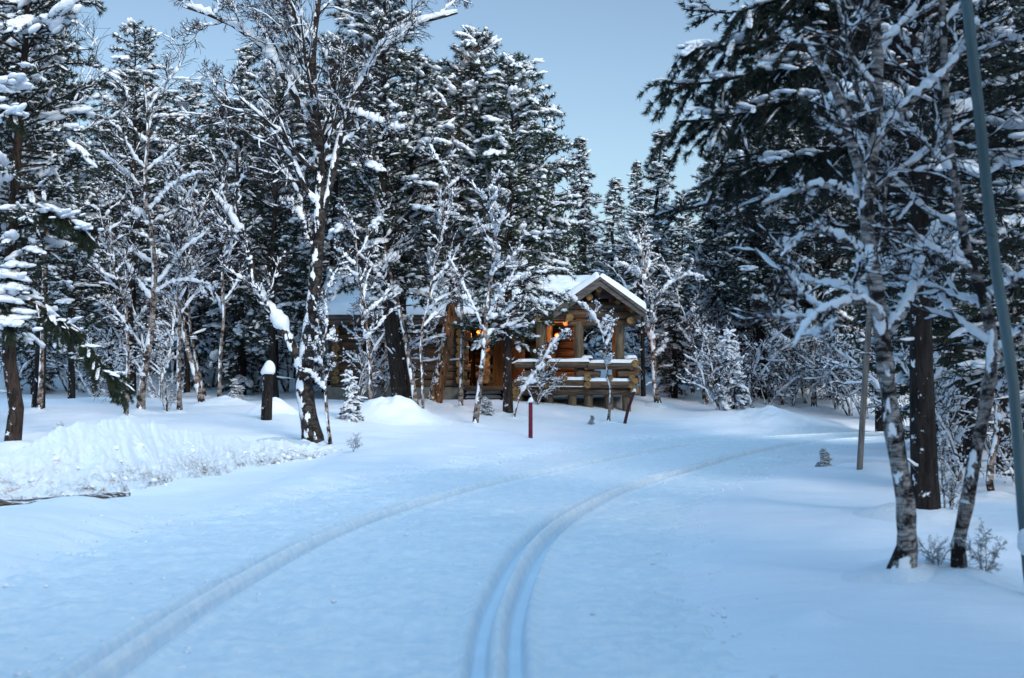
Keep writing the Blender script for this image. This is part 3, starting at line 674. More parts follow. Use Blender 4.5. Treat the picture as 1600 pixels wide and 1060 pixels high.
# main roof
EZ, RZ, EYf, RY, EYb = 4.02, 5.35, 49.95, 54.0, 58.0; RX0, RX1 = -7.0, 3.1
g = G()
g.prism([(RX0, EYf, EZ), (RX0, RY, RZ), (RX0, RY, RZ-.16), (RX0, EYf, EZ-.16)], (RX1-RX0, 0, 0)); g.prism([(RX0, RY, RZ), (RX0, EYb, EZ), (RX0, EYb, EZ-.16), (RX0, RY, RZ-.16)], (RX1-RX0, 0, 0))
roof = part('roof', g, [M_BOARD], smooth=False)
g = G()
for (y, z) in ((50.15, 3.80), (50.9, 3.95), (54, 5.03), (57.6, 3.9)): log_(g, (RX0-.1, y, z), (RX1-1.6 if y < 53 else RX1, y, z), .15, rc)
for x in np.arange(-6.6, 1.2, .95): log_(g, (x, 49.85, 3.72+.02), (x, 51.2, 4.12), .07, rc, 8)
sub('eave_log', g, [M_LOG, M_END], roof)
g = G()
for x in (-6.3, -1.85, 1.1):   # gable infill logs
    for k in range(5): hw = 3.4*(1-k/5.); log_(g, (x, 54-hw, 4.12+k*.26), (x, 54+hw, 4.12+k*.26), .14, rc)
sub('gable', g, [M_LOG, M_END], roof)
g = G(); slab(g, (RX0-.08, EYf-.12, EZ-.02), (RX1+.05, EYf-.12, EZ-.02), (RX1+.05, RY+.02, RZ), (RX0-.08, RY+.02, RZ), .40, 120, 44, 4, .28, .35)
slab(g, (RX0-.08, RY-.02, RZ), (RX1+.05, RY-.02, RZ), (RX1+.05, EYb+.1, EZ), (RX0-.08, EYb+.1, EZ), .40, 60, 24, 6, .3, .35)
sub('snow', g, [M_SNOW], roof)
# porch gable roof
PX, PZ, PE0, PE1, PEZ, PF, PB_ = 2.95, 5.10, 1.45, 4.42, 4.02, 47.75, 53.2
g = G()
for (xe, s) in ((PE0, 1), (PE1, -1)):
    g.prism([(xe, PF, PEZ), (PX, PF, PZ), (PX, PF, PZ-.07), (xe, PF, PEZ-.07)], (0, PB_-PF, 0))
pr = part('porch_roof', g, [M_SOFFIT], smooth=False)
g = G()
for (xe, s) in ((PE0-.06, 1), (PE1+.06, -1)):
    g.prism([(xe, PF-.05, PEZ+.03), (PX, PF-.05, PZ+.05), (PX, PF-.05, PZ-.24), (xe, PF-.05, PEZ-.26)], (0, -.07, 0))
    g.prism([(xe, PF-.12, PEZ+.05), (PX, PF-.12, PZ+.08), (PX, PF-.12, PZ-.03), (xe, PF-.12, PEZ-.08)], (0, -.04, 0))
sub('bargeboard', g, [M_BOARD], pr, False)
g = G()
slab(g, (PE0-.1, PF-.02, PEZ+.02), (PX+.01, PF-.02, PZ+.06), (PX+.01, PB_, PZ+.06), (PE0-.1, PB_, PEZ+.02), .27, 40, 50, 12, .16, .3)
slab(g, (PX-.01, PF-.02, PZ+.06), (PE1+.1, PF-.02, PEZ+.02), (PE1+.1, PB_, PEZ+.02), (PX-.01, PB_, PZ+.06), .25, 40, 50, 14, .16, .3)
sub('snow', g, [M_SNOW], pr)
g = G()   # purlins and ties with pale sawn ends
for (x, z, r, y0) in ((PX, 4.78, .12, 47.85), (2.62, 4.52, .11, 48.0), (1.78, 4.14, .13, 47.8), (4.08, 4.10, .13, 47.9), (3.6, 4.35, .10, 48.3)): log_(g, (x, y0, z), (x, 53, z), r, rc)
for (x0, x1, y, z, r) in ((1.35, 4.4, 48.45, 3.93, .15), (1.7, 3.9, 48.5, 4.22, .12), (1.3, 4.5, 51.3, 3.9, .14), (1.9, 3.4, 50.0, 4.45, .12), (1.9, 4.2, 48.45, 3.66, .11)): log_(g, (x0, y, z), (x1, y, z), r, rc)
log_(g, (1.95, 48.0, 3.80), (1.95, 53, 3.80), .13, rc); log_(g, (4.0, 47.95, 3.72), (4.0, 52.5, 3.72), .14, rc); log_(g, (.9, 48.2, 3.78), (.9, 53, 3.78), .13, rc)
log_(g, (-1.9, 48.9, 3.85), (2.2, 48.9, 3.85), .14, rc)
sub('beam', g, [M_LOG, M_END], pr)
# deck, posts, railing
DZ = 1.42
g = G(); g.box((1.35, 50.6, DZ), (5.9, 4.4, .14)); log_(g, (.2, 48.35, DZ-.08), (4.35, 48.35, DZ-.08), .15, rc); log_(g, (4.15, 48.1, DZ-.06), (4.15, 52.6, DZ-.06), .15, rc)
for k in range(3): log_(g, (.15, 48.1+.01*k, DZ-.32+k*.24), (.15, 50.5, DZ-.32+k*.24), .14, rc)
deck = part('deck', g, [M_LOG, M_END])
g = G()
for x in (.25, .75, 1.25, 2.05, 2.6, 3.3, 3.9):
    P = np.array([[(x, 48.5, hz(x, 48.5)-.3), (x, 48.5, DZ-.18)]]); g = G(); g.tubes(P, np.full((1, 2), .15), 12, 0, True, 1); sub('stilt', g, [M_LOGZ, M_END], deck)
for (x, y) in ((1.0, 48.6), (2.28, 48.5), (3.68, 48.6), (3.75, 51.6), (1.35, 51.4)):
    g = G(); z = np.linspace(DZ, 3.72, 8); P = np.stack([x+rc.randn(8)*.01, y+rc.randn(8)*.01, z], 1); g.tubes(P[None], (.165 if y < 49 else .13)*(1+.04*rc.randn(8))[None], 14, 0, True, 1); part('porch_post', g, [M_LOGZ, M_END])
g = G(); gs = G()
def crib(x, y, n=6, z0=DZ+.12):
    for k in range(n):
        z = z0+k*.155
        if k % 2: log_(g, (x-.30+rc.randn()*.05, y, z), (x+.30+rc.randn()*.05, y, z), .115, rc)
        else: log_(g, (x, y-.30+rc.randn()*.05, z), (x, y+.35, z), .115, rc)
    slab(gs, (x-.2, y-.2, z0+n*.155-.02), (x+.2, y-.2, z0+n*.155-.02), (x+.2, y+.2, z0+n*.155-.02), (x-.2, y+.2, z0+n*.155-.02), .11, 8, 8, 3, .1, .3)
for x in (1.15, 2.55, 4.05): crib(x, 48.35)
crib(4.1, 50.2); crib(4.1, 52)
for (x0, x1) in ((.1, 1.1), (1.15, 2.7), (2.55, 4.2)):
    for (z, r) in ((DZ+.20, .13), (DZ+.82, .13)):
        dz_ = .04*(x0 > 1.5); log_(g, (x0, 48.15-dz_, z-dz_), (x1, 48.15, z-dz_), r, rc)
        slab(gs, (x0+.06, 48.02-dz_, z+.09-dz_), (x1-.06, 48.02, z+.09-dz_), (x1-.06, 48.30, z+.09-dz_), (x0+.06, 48.30-dz_, z+.09-dz_), .11, 26, 9, int(x0*7), .1, .3)
for x in (1.15, 1.75, 2.55, 3.3, 4.05): log_(g, (x, 47.95, DZ+.36), (x, 48.75, DZ+.36), .11, rc)
for (x0, x1) in ((.35, 1.5), (2.2, 3.0), (3.6, 4.3)): log_(g, (x0, 48.25, DZ+.50), (x1, 48.25, DZ+.50), .12, rc)
log_(g, (4.15, 48, DZ+.85), (4.15, 52.3, DZ+.85), .13, rc); log_(g, (4.15, 48, DZ+.25), (4.15, 52.3, DZ+.25), .13, rc)
slab(gs, (4.05, 48.1, DZ+.95), (4.27, 48.1, DZ+.95), (4.27, 52.2, DZ+.95), (4.05, 52.2, DZ+.95), .1, 8, 26, 9, .1, .3)
slab(gs, (.2, 48.05, DZ+.06), (4.2, 48.05, DZ+.06), (4.2, 48.3, DZ+.06), (.2, 48.3, DZ+.06), .05, 26, 9, 11, .08, .3)
rl = part('railing', g, [M_LOG, M_END]); sub('snow', gs, [M_SNOW], rl)
# steps
g = G(); gs = G()
for k in range(5):
    z = 1.36-k*.15; y = 49.75-k*.30; g.box((-.98, y, z), (1.3, .32, .05)); g.box((-.98, y+.10, z-.08), (1.3, .03, .12))
    slab(gs, (-1.61, y-.15, z+.025), (-.35, y-.15, z+.025), (-.35, y+.13, z+.025), (-1.61, y+.13, z+.025), .11, 20, 8, k, .06, .3)
for x in (-1.68, -.33): g.prism([(x, 49.9, 1.38), (x, 48.4, .72), (x, 48.4, .5), (x, 49.9, .5)], (.05, 0, 0))
g.box((-.95, 51.4, DZ-.05), (1.7, 3.3, .1))
st = part('steps', g, [M_STEP], smooth=False); sub('snow', gs, [M_SNOW], st)
# lamps
def lamp(x, y, z, mat, r, e, col, label):
    g = G(); g.tubes(np.array([[(x, y+.02, z-.10), (x, y, z-.12), (x, y, z-.10), (x, y, z+.10), (x, y, z+.13)]]), np.array([[.05, .05, .075, .075, .01]]), 8)
    g.tubes(np.array([[(x, y+.25, z+.12), (x, y, z+.12)]]), np.full((1, 2), .014), 6)
    lo = part('lamp', g, [M_DARKW], label=label)
    g = G(); g.inst(ICO1[0][0], ICO1[0][1], np.eye(3)[None]*r, np.array([[x, y-.04, z]])); sub('bulb', g, [mat], lo)
    L = bpy.data.lights.new('lamp_light', 'POINT'); L.energy = e; L.color = col; L.shadow_soft_size = .08
    q = bpy.data.objects.new('lamp_light', L); COL.objects.link(q); q.parent = cabin; q.location = Vector((x, y-.25, z))-Vector(CB)
lamp(-1.2, 51.35, 3.42, M_LAMP2, .085, 75, (1, .45, .15), 'amber lamp on the log corner beside the door')
lamp(1.62, 50.9, 3.28, M_LAMP, .10, 100, (1, .40, .14), 'red glowing lamp on the porch wall')
g = G(); g.box((1.3, 50.75, 2.6), (.5, .06, .9)); g.box((1.3, 50.70, 3.1), (.62, .06, .06)); g.box((1.3, 50.7, 2.12), (.62, .06, .06)); part('notice_board', g, [M_LOGZ], smooth=False)
# chimney
g = G(); g.box((-3.2, 55, 5.5), (.6, .6, 1.5)); ch = part('chimney', g, [M_CONC], smooth=False)
g = G(); slab(g, (-3.55, 54.65, 6.25), (-2.85, 54.65, 6.25), (-2.85, 55.35, 6.25), (-3.55, 55.35, 6.25), .2, 12, 12, 3, .15); sub('snow', g, [M_SNOW], ch)

# ------------------------------------------------------------------ posts, stakes, pole
def cap(x, y, z, r, h):
    g = G(); g.inst(ICO2[1][0], ICO2[1][1], np.diag([r, r, h])[None], np.array([[x, y, z]])); return g
def stake(name, px, py, tx, ty, r, mat, label, cat, capr=1.3, group=None, sides=12):
    b = at(px, py); t = P3(tx, ty, b[1]); root = tag(empty(name, b), label, cat, group)
    P = np.array([b-[0, 0, .2], b*.6+t*.4, t])-b; g = G(); g.tubes(P[None], np.array([[r*1.05, r, r*.97]]), sides, 0, True); g.obj('shaft', mat, root)
    if capr: q = t-b; cap(q[0], q[1], q[2], r*capr, r*capr*1.5).obj('snow_cap', M_SNOW, root)
    return root
stake('marker_stake', 829, 685, 829, 628, .055, M_RED, 'upright dark red trail marker stake with round snow cap', 'stake', 1.25, 'red stakes marking the trail edge')
M_RED2 = m_simple('weathered_red_paint', (.03, .006, .010), (.075, .012, .02), (8, 8, 8), .6)
stake('marker_stake', 974, 662, 991, 612, .05, M_RED2, 'blackish red trail marker stake leaning to the right near the porch', 'stake', 1.15, 'red stakes marking the trail edge')
stake('wooden_post', 416, 656, 419, 582, .14, M_DARKT, 'short dark wooden stump post wearing a tall snow cap', 'post', 1.25)
stake('wooden_pole', 1342, 735, 1360, 470, .055, M_STAKE, 'slim grey wooden pole standing in the snow right of the trail', 'pole', 0)
b = onY(1616, 11.0); top = P3(1500, -60, 11.0)
root = tag(empty('metal_pole', b), 'blurred teal grey metal pole leaning at the right edge', 'pole')
P = pathK([b-[0, 0, .3], P3(1602, 850, 11), P3(1583, 600, 11), P3(1553, 400, 11), P3(1532, 200, 11), P3(1510, 0, 11), top, P3(1480, -260, 11)], 14)-b
g = G(); g.tubes(P[None], np.full((1, 14), .043), 16, 0, True); g.obj('shaft', M_METAL, root)
g = G(); q = P3(1602, 845, 11)-b; g.tubes(np.array([[q-[0, 0, .12], q-[.01, .03, .05], q-[.01, .04, -.05], q+[0, 0, .12]]]), np.array([[.02, .06, .062, .01]]), 10); g.obj('snow', M_TSNOW, root)

# ------------------------------------------------------------------ hero birches
pixtree('birch_tree', [(492, 697), (480, 640), (474, 590), (484, 520), (492, 440), (499, 360), (500, 280), (497, 210), (488, 130), (490, 60), (500, -20), (505, -110)], .205, .045,
    'big gnarled old birch with forked snow-laden limbs on the snow bank', 'birch tree', M_BIRCHD, seed=1, n1=16, t0=.42, l1=(.18, .34), n2=7, n3=6, n4=4, K=16, patch=.24, snow=.95, twr=.006,
    limbs=[([(476, 590), (455, 535), (425, 490), (402, 458), (392, 410), (382, 375), (358, 335), (330, 300)], .12, .04),
           ([(500, 345), (516, 290), (528, 225), (545, 170), (575, 110), (620, 50), (680, 30), (715, 20)], .10, .03),
           ([(498, 240), (482, 190), (455, 140), (425, 90), (380, 50), (330, 25), (285, 10)], .085, .025),
           ([(492, 430), (487, 380), (470, 340), (448, 315), (440, 318)], .06, .05),
           ([(382, 375), (368, 320), (372, 260), (360, 200), (350, 120)], .05, .02),
           ([(492, 120), (470, 60), (450, 0), (430, -60)], .06, .03), ([(545, 175), (575, 185), (610, 200), (640, 205)], .04, .02)])
pixtree('birch_tree', [(1402, 905), (1418, 850), (1412, 760), (1398, 690), (1386, 600), (1376, 500), (1362, 410), (1352, 320), (1366, 220), (1372, 120), (1366, 0), (1360, -120)], .088, .035,
    'blurred foreground birch with a white and black curved stem right of the trail', 'birch tree', m_birch('near_birch_bark', (.36, .33, .32), (.010, .008, .008), .36, .9), seed=2, n1=12, t0=.42, l1=(.18, .32), n2=6, n3=5, n4=3, K=16, patch=.22, snow=.45, twr=.004, flare=1.7, nl=4,
    limbs=[([(1378, 500, 0), (1350, 470, -.5), (1300, 480, -1.2), (1265, 500, -1.8), (1240, 545, -2.2)], .035, .01),
           ([(1385, 520), (1420, 470), (1440, 400, .5), (1470, 340, .8)], .05, .02), ([(1358, 300), (1330, 220), (1300, 130), (1250, 60)], .06, .02),
           ([(1362, 400), (1310, 370), (1270, 360), (1220, 400)], .035, .012), ([(1366, 220), (1420, 160), (1480, 110), (1530, 40)], .045, .015), ([(1356, 330), (1300, 290), (1240, 300), (1190, 320)], .035, .012)])
pixtree('birch_tree', [(1500, 900), (1497, 850), (1512, 780), (1528, 690), (1545, 610), (1552, 540), (1535, 460), (1510, 390), (1495, 300), (1480, 200), (1475, 80), (1470, -60)], .062, .025,
    'smaller blurred foreground birch with a bent snowy stem near the right edge', 'birch tree', m_birch('near_small_birch_bark', (.27, .24, .23), (.010, .008, .008), .34, .9), seed=3, n1=10, t0=.35, l1=(.18, .32), n2=6, n3=5, n4=3, K=16, patch=.3, snow=.5, twr=.004,
    limbs=[([(1540, 470), (1580, 440), (1620, 430)], .04, .02), ([(1520, 420), (1470, 380), (1430, 390), (1400, 400)], .03, .01), ([(1548, 560), (1590, 520), (1640, 500)], .03, .01)])
bl = 'birch trees standing among the conifers'
def B(pts, r0, label, seed=0, r1=None, **kw):
    d = dict(n1=12, n2=6, n3=5, n4=3, t0=.35, l1=(.16, .32), patch=.35); d.update(kw)
    return pixtree('birch_tree', pts, r0, r1 or r0*.28, label, seed=seed, group=bl, **d)
B([(219, 646), (224, 590), (238, 500), (241, 400), (226, 300), (232, 200), (225, 120)], .11, 'thickest birch of the left group, behind the ploughed bank', 11, limbs=[([(240, 460), (275, 440), (320, 445), (335, 470)], .04, .015), ([(238, 470), (215, 440), (190, 400), (165, 385)], .05, .015), ([(233, 330), (270, 290), (315, 268)], .04, .015)], snow=1.3)
B([(197, 651), (200, 560), (196, 475), (180, 425), (165, 370), (150, 300)], .055, 'slender birch just left of the thickest one behind the bank', 12)
B([(281, 646), (279, 560), (281, 490), (276, 420), (290, 340), (285, 260)], .075, 'white straight birch in the middle of the left group', 13)
B([(318, 634), (302, 575), (287, 520), (280, 450), (300, 380), (300, 300)], .10, 'left-leaning birch with a brown foot at the low snow hump', 14, snow=1.2)
B([(322, 622), (306, 560), (297, 510), (296, 440), (310, 330)], .07, 'thinner white birch crossing behind the leaning one', 15)
B([(343, 626), (344, 560), (350, 490), (347, 420), (355, 330), (350, 250)], .07, 'slim birch with snow patches right of the leaning pair', 16)
B([(262, 646), (258, 590), (262, 540), (255, 500)], .03, 'thin bare birch sapling between two left birches', 17, n1=7, n4=0)
B([(518, 700), (511, 650), (508, 590), (502, 560), (512, 500), (505, 450)], .05, 'young birch rising tight beside the big gnarled birch', 18, n1=10, snow=1.4)
B([(577, 643), (579, 590), (574, 530), (570, 480), (560, 430), (555, 350)], .055, 'slim snowy birch in front of the cabin left end', 19, snow=1.3)
B([(652, 641), (640, 570), (628, 500), (612, 440), (602, 390), (585, 300), (580, 200)], .08, 'pale birch leaning left against the two dark pine stems', 20, snow=1.2)
B([(661, 652), (660, 590), (657, 530), (668, 480), (676, 430), (690, 350), (700, 260)], .045, 'thin birch between the dark pines and the orange pine', 21, snow=1.2)
B([(720, 638), (721, 560), (723, 500), (719, 440), (730, 360), (735, 280)], .07, 'snow-crusted birch left of the cabin steps', 22, snow=1.3)
B([(742, 664), (750, 600), (757, 540), (760, 490), (768, 430), (775, 360), (760, 280)], .085, 'white crooked birch right in front of the wooden steps', 23, snow=1.5, limbs=[([(758, 520), (735, 470), (715, 430), (700, 400)], .03, .012), ([(760, 500), (790, 450), (820, 430)], .03, .012)])
B([(801, 655), (812, 620), (828, 595), (846, 570), (862, 540), (880, 520)], .04, 'snow-bent sapling arching to the right by the central pine', 24, n1=8, snow=1.6)
B([(950, 661), (954, 615), (949, 585), (947, 550), (940, 520), (925, 492), (906, 476), (890, 465)], .05, 'small birch whose snow-loaded top arches before the porch gable', 25, n1=9, snow=1.7, l1=(.1, .22), n4=0)
B([(1029, 633), (1022, 590), (1021, 545), (1014, 470), (1006, 410), (998, 360)], .12, 'snow-white birch just right of the porch', 26, snow=1.7, limbs=[([(1018, 500), (1040, 450), (1075, 430), (1100, 435)], .05, .015), ([(1010, 440), (985, 420), (960, 410)], .04, .015), ([(1020, 560), (1036, 545), (1040, 525)], .04, .03)])
B([(1084, 618), (1078, 560), (1084, 500), (1095, 440), (1090, 380)], .08, 'leaning birch behind the peaked snow heap', 27, snow=1.5)
B([(1102, 628), (1092, 570), (1080, 520), (1060, 470), (1050, 420)], .07, 'second birch crossing low behind the peaked heap', 28, snow=1.5)
B([(1272, 640), (1271, 560), (1274, 480), (1270, 400), (1282, 300), (1280, 220)], .10, 'tall pale birch at the trail bend on the right', 29, snow=1.2)
B([(1224, 636), (1216, 590), (1220, 540), (1212, 480), (1225, 420)], .05, 'thin birch left of the tall pale one', 30, snow=1.3)
B([(62, 642), (66, 540), (70, 400), (82, 260), (92, 140), (104, 30), (110, -60)], .07, 'tall bare birch whose fine twigs reach into the sky beside the far left pine', 32, snow=.8, n1=16, l1=(.2, .36))
B([(1552, 775), (1545, 740), (1556, 690), (1560, 620), (1575, 540), (1570, 440)], .06, 'dark crooked young birch deep at the right edge', 31, snow=1.3)

# ------------------------------------------------------------------ hero conifers
def pixpath(pts, Yb, b, K=14):
    return pathK([np.array(b)-[0, 0, .15]]+[P3(p[0], p[1], Yb) for p in pts[1:]], K)-b
def hero(name, pts, label, cat, seed, Y=None, bark=None, needle=None, **kw):
    b = at(*pts[0]) if Y is None else onY(pts[0][0], Y); tp = pixpath(pts, b[1], b)
    geo = conifer_geo(seed, trunkP=tp, **kw); drift(geo[2], np.random.RandomState(seed), b, .45+2.6*kw.get('r0', .14), .06+.5*kw.get('r0', .14)); return make_conifer(name, geo, label, cat, b, bark, needle), b
t1, b1 = hero('pine_tree', [(18, 700), (27, 655), (20, 605), (13, 540), (16, 400), (26, 250), (38, 100), (45, -60), (50, -230)], 'snow-heaped pine with a crooked stem at the far left edge', 'pine tree', 101, Rc=2.0, base=.22, nb=130, snow=.85, tuftsize=.10, r0=.17, near=True, dens=1.25, bark=M_PINE)
# a low bough that hangs to the right, its own child of the same tree
def bough(root, b, pts, Yb, seed, snow=1.2, tuftsize=.11, needle=None, w=.5, big=1.0):
    rng = np.random.RandomState(seed); P = pathK([P3(p[0], p[1], Yb+(p[2] if len(p) > 2 else 0)) for p in pts], 12)-b; gt, gf, gs = G(), G(), G()
    gt.tubes(P[None], np.linspace(.04, .012, 12)[None], 8); n = int(60*w/.5); f = (.1+.88*rng.rand(n))*11; i = f.astype(int); fr = (f-i)[:, None]; p = P[i]*(1-fr)+P[np.minimum(i+1, 11)]*fr
    tan = norm(P[np.minimum(i+1, 11)]-P[i]); d = norm(tan+rng.randn(n, 3)*[.6, .6, .35]-UP*.5); L = w*(.5+.8*rng.rand(n)); out = [p]
    for k in range(4): d = norm(d-.18*UP+.1*rng.randn(n, 3)); out.append(out[-1]+d*(L/4)[:, None])
    PT = np.stack(out, 1); gt.tubes(PT, np.full((n, 5), .006), 3); m = int(w*46); id2 = np.repeat(np.arange(n), m); q = .1+.9*rng.rand(len(id2)); f = q*4; i = np.minimum(f.astype(int), 3); fr = (f-i)[:, None]
    a = PT[id2, i]*(1-fr)+PT[id2, i+1]*fr; dd = norm(norm(PT[id2, i+1]-PT[id2, i])+.4*rng.randn(len(id2), 3)); w_ = rng.randint(0, 4, len(a))
    for k in range(4): s_ = w_ == k; gf.inst(TUFTN[k][0], TUFTN[k][1], basis(dd[s_], rng, tuftsize*(.8+.5*rng.rand(s_.sum()))), a[s_])
    nn = int(24*snow); f = rng.rand(nn)*11; i = f.astype(int); p = P[i]+rng.randn(nn, 3)*[.1, .1, .02]+UP*.08; s_ = (.07+.10*rng.rand(nn))*big; d_ = rng.randn(nn, 3)*[1, 1, .15]; Bf = basis_flat(d_, s_*1.4, s_, s_*.85)
    gs.inst(CLU2[0][0], CLU2[0][1], Bf[::2], p[::2]); gs.inst(CLU2[2][0], CLU2[2][1], Bf[1::2], p[1::2])
    sel = rng.rand(n) < .5*snow; mid = PT[sel, 2]+UP*.05; dr_ = PT[sel, 3]-PT[sel, 0]; s_ = .035+.045*rng.rand(sel.sum()); gs.inst(CLU1[2][0], CLU1[2][1], basis_flat(dr_, s_*1.8, s_, s_*.8), mid)
    for nm, g_, m_ in (('bough', gt, M_PINE), ('needles', gf, needle or M_NEED), ('snow', gs, M_TSNOW)):
        if nm == 'bough': bo = g_.obj(nm, m_, root)
        else: g_.obj(nm, m_, bo)
bough(t1, b1, [(40, 470), (80, 490), (120, 520), (150, 560), (190, 600)], b1[1], 5, 0.6, w=.6, big=.8)
bough(t1, b1, [(30, 330), (70, 330), (110, 345), (140, 370)], b1[1]-.5, 6, 0.96, w=.45, big=1.2)
bough(t1, b1, [(20, 130), (-10, 150), (10, 170), (30, 190)], b1[1]-2.0, 7, 0.78, w=.35, big=1.5)
bough(t1, b1, [(20, 420), (5, 450), (10, 480), (15, 520)], b1[1]-1.0, 8, 0.9, w=.35, big=1.6)
t2, b2 = hero('pine_tree', [(1447, 812), (1443, 700), (1440, 600), (1438, 450), (1436, 300), (1425, 100), (1415, -60), (1405, -260)], 'dark straight-stemmed pine close behind the foreground birches', 'pine tree', 102, Rc=2.7, base=.38, nb=95, snow=.5, tuftsize=.085, r0=.17, near=True, needle=M_NEEDD, bark=M_DARKT, asym=(math.pi, .2), dens=.95, speck=.3)
for k, (pts) in enumerate([[(1430, 150), (1340, 150), (1230, 160), (1130, 185), (1060, 190)], [(1430, 60), (1330, 50), (1220, 60), (1120, 75), (1060, 75)], [(1430, 100), (1320, 95), (1200, 110), (1110, 130), (1050, 130)],
                           [(1430, 260), (1350, 230), (1250, 250), (1170, 265), (1120, 270)], [(1420, -20), (1320, -30), (1220, 0), (1150, 20)]]):
    bough(t2, b2, pts, b2[1]-1.0, 30+k, .6, .08, M_NEEDD, w=.55, big=.75)
hero('pine_tree', [(627, 637), (619, 570), (607, 480), (601, 380), (598, 250), (600, 100), (602, -70)], 'tall dark pine before the cabin left wall, its top beyond the frame', 'pine tree', 103, Rc=2.2, base=.24, nb=130, snow=1.0, tuftsize=.13, r0=.24, bark=M_DARKT)
hero('pine_tree', [(644, 636), (637, 575), (628, 500), (634, 380), (645, 230), (655, 100)], 'second dark pine stem grown beside the tall dark one', 'pine tree', 104, Rc=1.9, base=.22, nb=80, snow=1.0, r0=.17, bark=M_DARKT)
hero('pine_tree', [(676, 634), (690, 575), (703, 500), (712, 430), (720, 330), (712, 200), (742, 110), (745, 52)], 'pine with orange flaking bark leaning right before the cabin', 'pine tree', 105, Rc=1.9, base=.42, nb=95, snow=1.25, r0=.24, bark=M_PINEO)
hero('pine_tree', [(794, 649), (793, 560), (795, 430), (797, 300), (800, 180), (803, 90)], 'full green pine loaded with snow in front of the porch steps', 'pine tree', 106, Rc=2.0, base=.20, nb=165, snow=1.2, r0=.16, needle=M_NEEDG, kind='pine', dens=1.25)
hero('pine_tree', [(1188, 629), (1186, 560), (1184, 400), (1180, 250), (1178, 130)], 'broad pine with a thick dark stem across the trail bend', 'pine tree', 107, Rc=2.6, base=.25, nb=140, snow=.8, r0=.26, bark=M_DARKT, dens=1.1)
hero('spruce_tree', [(1005, 624), (1004, 520), (1002, 420), (1003, 330)], 'thin dark spruce stem touching the porch right side', 'spruce tree', 108, Rc=.9, base=.5, nb=50, snow=1.0, kind='spruce', r0=.10, bark=M_DARKT)
hero('pine_tree', [(1303, 628), (1302, 520), (1300, 400), (1298, 250), (1290, 100), (1290, -20)], 'dark pine stem behind the tall pale birch at the bend', 'pine tree', 109, Rc=2.2, base=.25, nb=110, snow=1.0, r0=.2, bark=M_DARKT)
hero('pine_tree', [(292, 618), (292, 540), (290, 420), (292, 300), (300, 130)], 'brown-stemmed pine behind the leaning birch pair', 'pine tree', 110, Rc=1.6, base=.35, nb=90, snow=1.0, r0=.12, bark=M_PINE)
hero('pine_tree', [(205, 622), (206, 500), (208, 300), (212, 150), (210, 38)], 'broad-topped pine rising above the left birches', 'pine tree', 111, Y=50, Rc=2.1, base=.22, nb=130, snow=1.1, r0=.18)

# ------------------------------------------------------------------ variants for the wood
VAR = {}
def variant(key, seed, **kw): VAR[key] = dict(seed=seed, kw=kw, proto=None, H=kw.get('H', 11))
for k in range(3): variant('spruce%d' % k, 201+k, H=10, Rc=1.35, base=.06, nb=120, kind='spruce', snow=.8, speck=.48, tuftsize=.13)
for k in range(4): variant('pine%d' % k, 211+k, H=11, Rc=1.75+.15*k, base=.16, nb=110, kind='pine', snow=.85, speck=.48, tuftsize=.14)
for k in range(2): variant('tallpine%d' % k, 221+k, H=13, Rc=1.9, base=.42, nb=90, kind='pine', snow=.8, speck=.48, tuftsize=.14, r0=.18)
variant('young0', 231, H=3.2, Rc=.75, base=.04, nb=45, kind='spruce', snow=1.5, tuftsize=.10, r0=.04, dead=0); variant('young1', 232, H=2.4, Rc=.7, base=.04, nb=36, kind='spruce', snow=1.7, tuftsize=.09, r0=.035, dead=0)
MATS = {'spruce': M_NEED, 'pine': M_NEED, 'tall': M_NEED, 'young': M_NEED}
def place(key, loc, H, label, group=None, rz=None, wid=1.0, needle=None):
    v = VAR[key]; nm = 'spruce_tree' if key[:2] in ('sp', 'yo') else 'pine_tree'; cat = nm.replace('_', ' ')
    if v['proto'] is None:
        geo = conifer_geo(v['seed'], **v['kw']); v['proto'] = make_conifer(nm, geo, label, cat, loc, M_DARKT, needle); o = v['proto']
    else: o = copy_tree(v['proto'])
    s = H/v['H']; o.location = tuple(loc); o.scale = (s**.6*wid, s**.6*wid, s); o.rotation_euler = (0, 0, random.random()*6.28 if rz is None else rz)
    o['label'] = label; o['category'] = cat
    if group: o['group'] = group
    elif 'group' in o: del o['group']
    return o
random.seed(11)
def ctop(px, Y, topy, key, label, group=None, wid=1.0):
    b = onY(px, Y); H = P3(px, topy, Y)[2]-b[2]; return place(key, (b[0], b[1], b[2]-.05), H, label, group, wid=wid)
ORD = ['first', 'second', 'third', 'fourth', 'fifth', 'sixth', 'seventh', 'eighth', 'ninth', 'tenth', 'eleventh', 'twelfth']
def ranks(L, fr):
    out = {}
    for row in (0, 1):
        a = sorted([q for q in L if fr(q) == row]); 
        for j, q in enumerate(a): out[q] = (ORD[j], 'front' if row else 'back')
    return out
ctop(913, 66, 213, 'spruce0', 'narrow spruce whose tip stands left in the sky gap above the cabin', wid=1.4)
ctop(958, 70, 278, 'spruce1', 'short pointed spruce low in the middle of the sky gap', wid=1.5)
ctop(986, 74, 250, 'spruce2', 'thin-tipped spruce squeezed beside the tallest one in the gap', wid=1.1)
ctop(1027, 62, 203, 'spruce1', 'tallest spruce in the sky gap right above the porch gable', wid=1.5)
ctop(1062, 68, 300, 'pine1', 'low round pine right of the tallest gap spruce')
ctop(672, 60, 100, 'pine0', 'small-tipped pine peeping between the two big crowns', wid=.8)
ctop(738, 53, 52, 'pine3', 'wide-crowned pine behind the leaning orange pine')
ctop(850, 56, 150, 'pine2', 'pine filling the shade right behind the central green pine', wid=.8)
ctop(560, 52, -40, 'tallpine0', 'tall pine behind the big gnarled birch', wid=1.1)
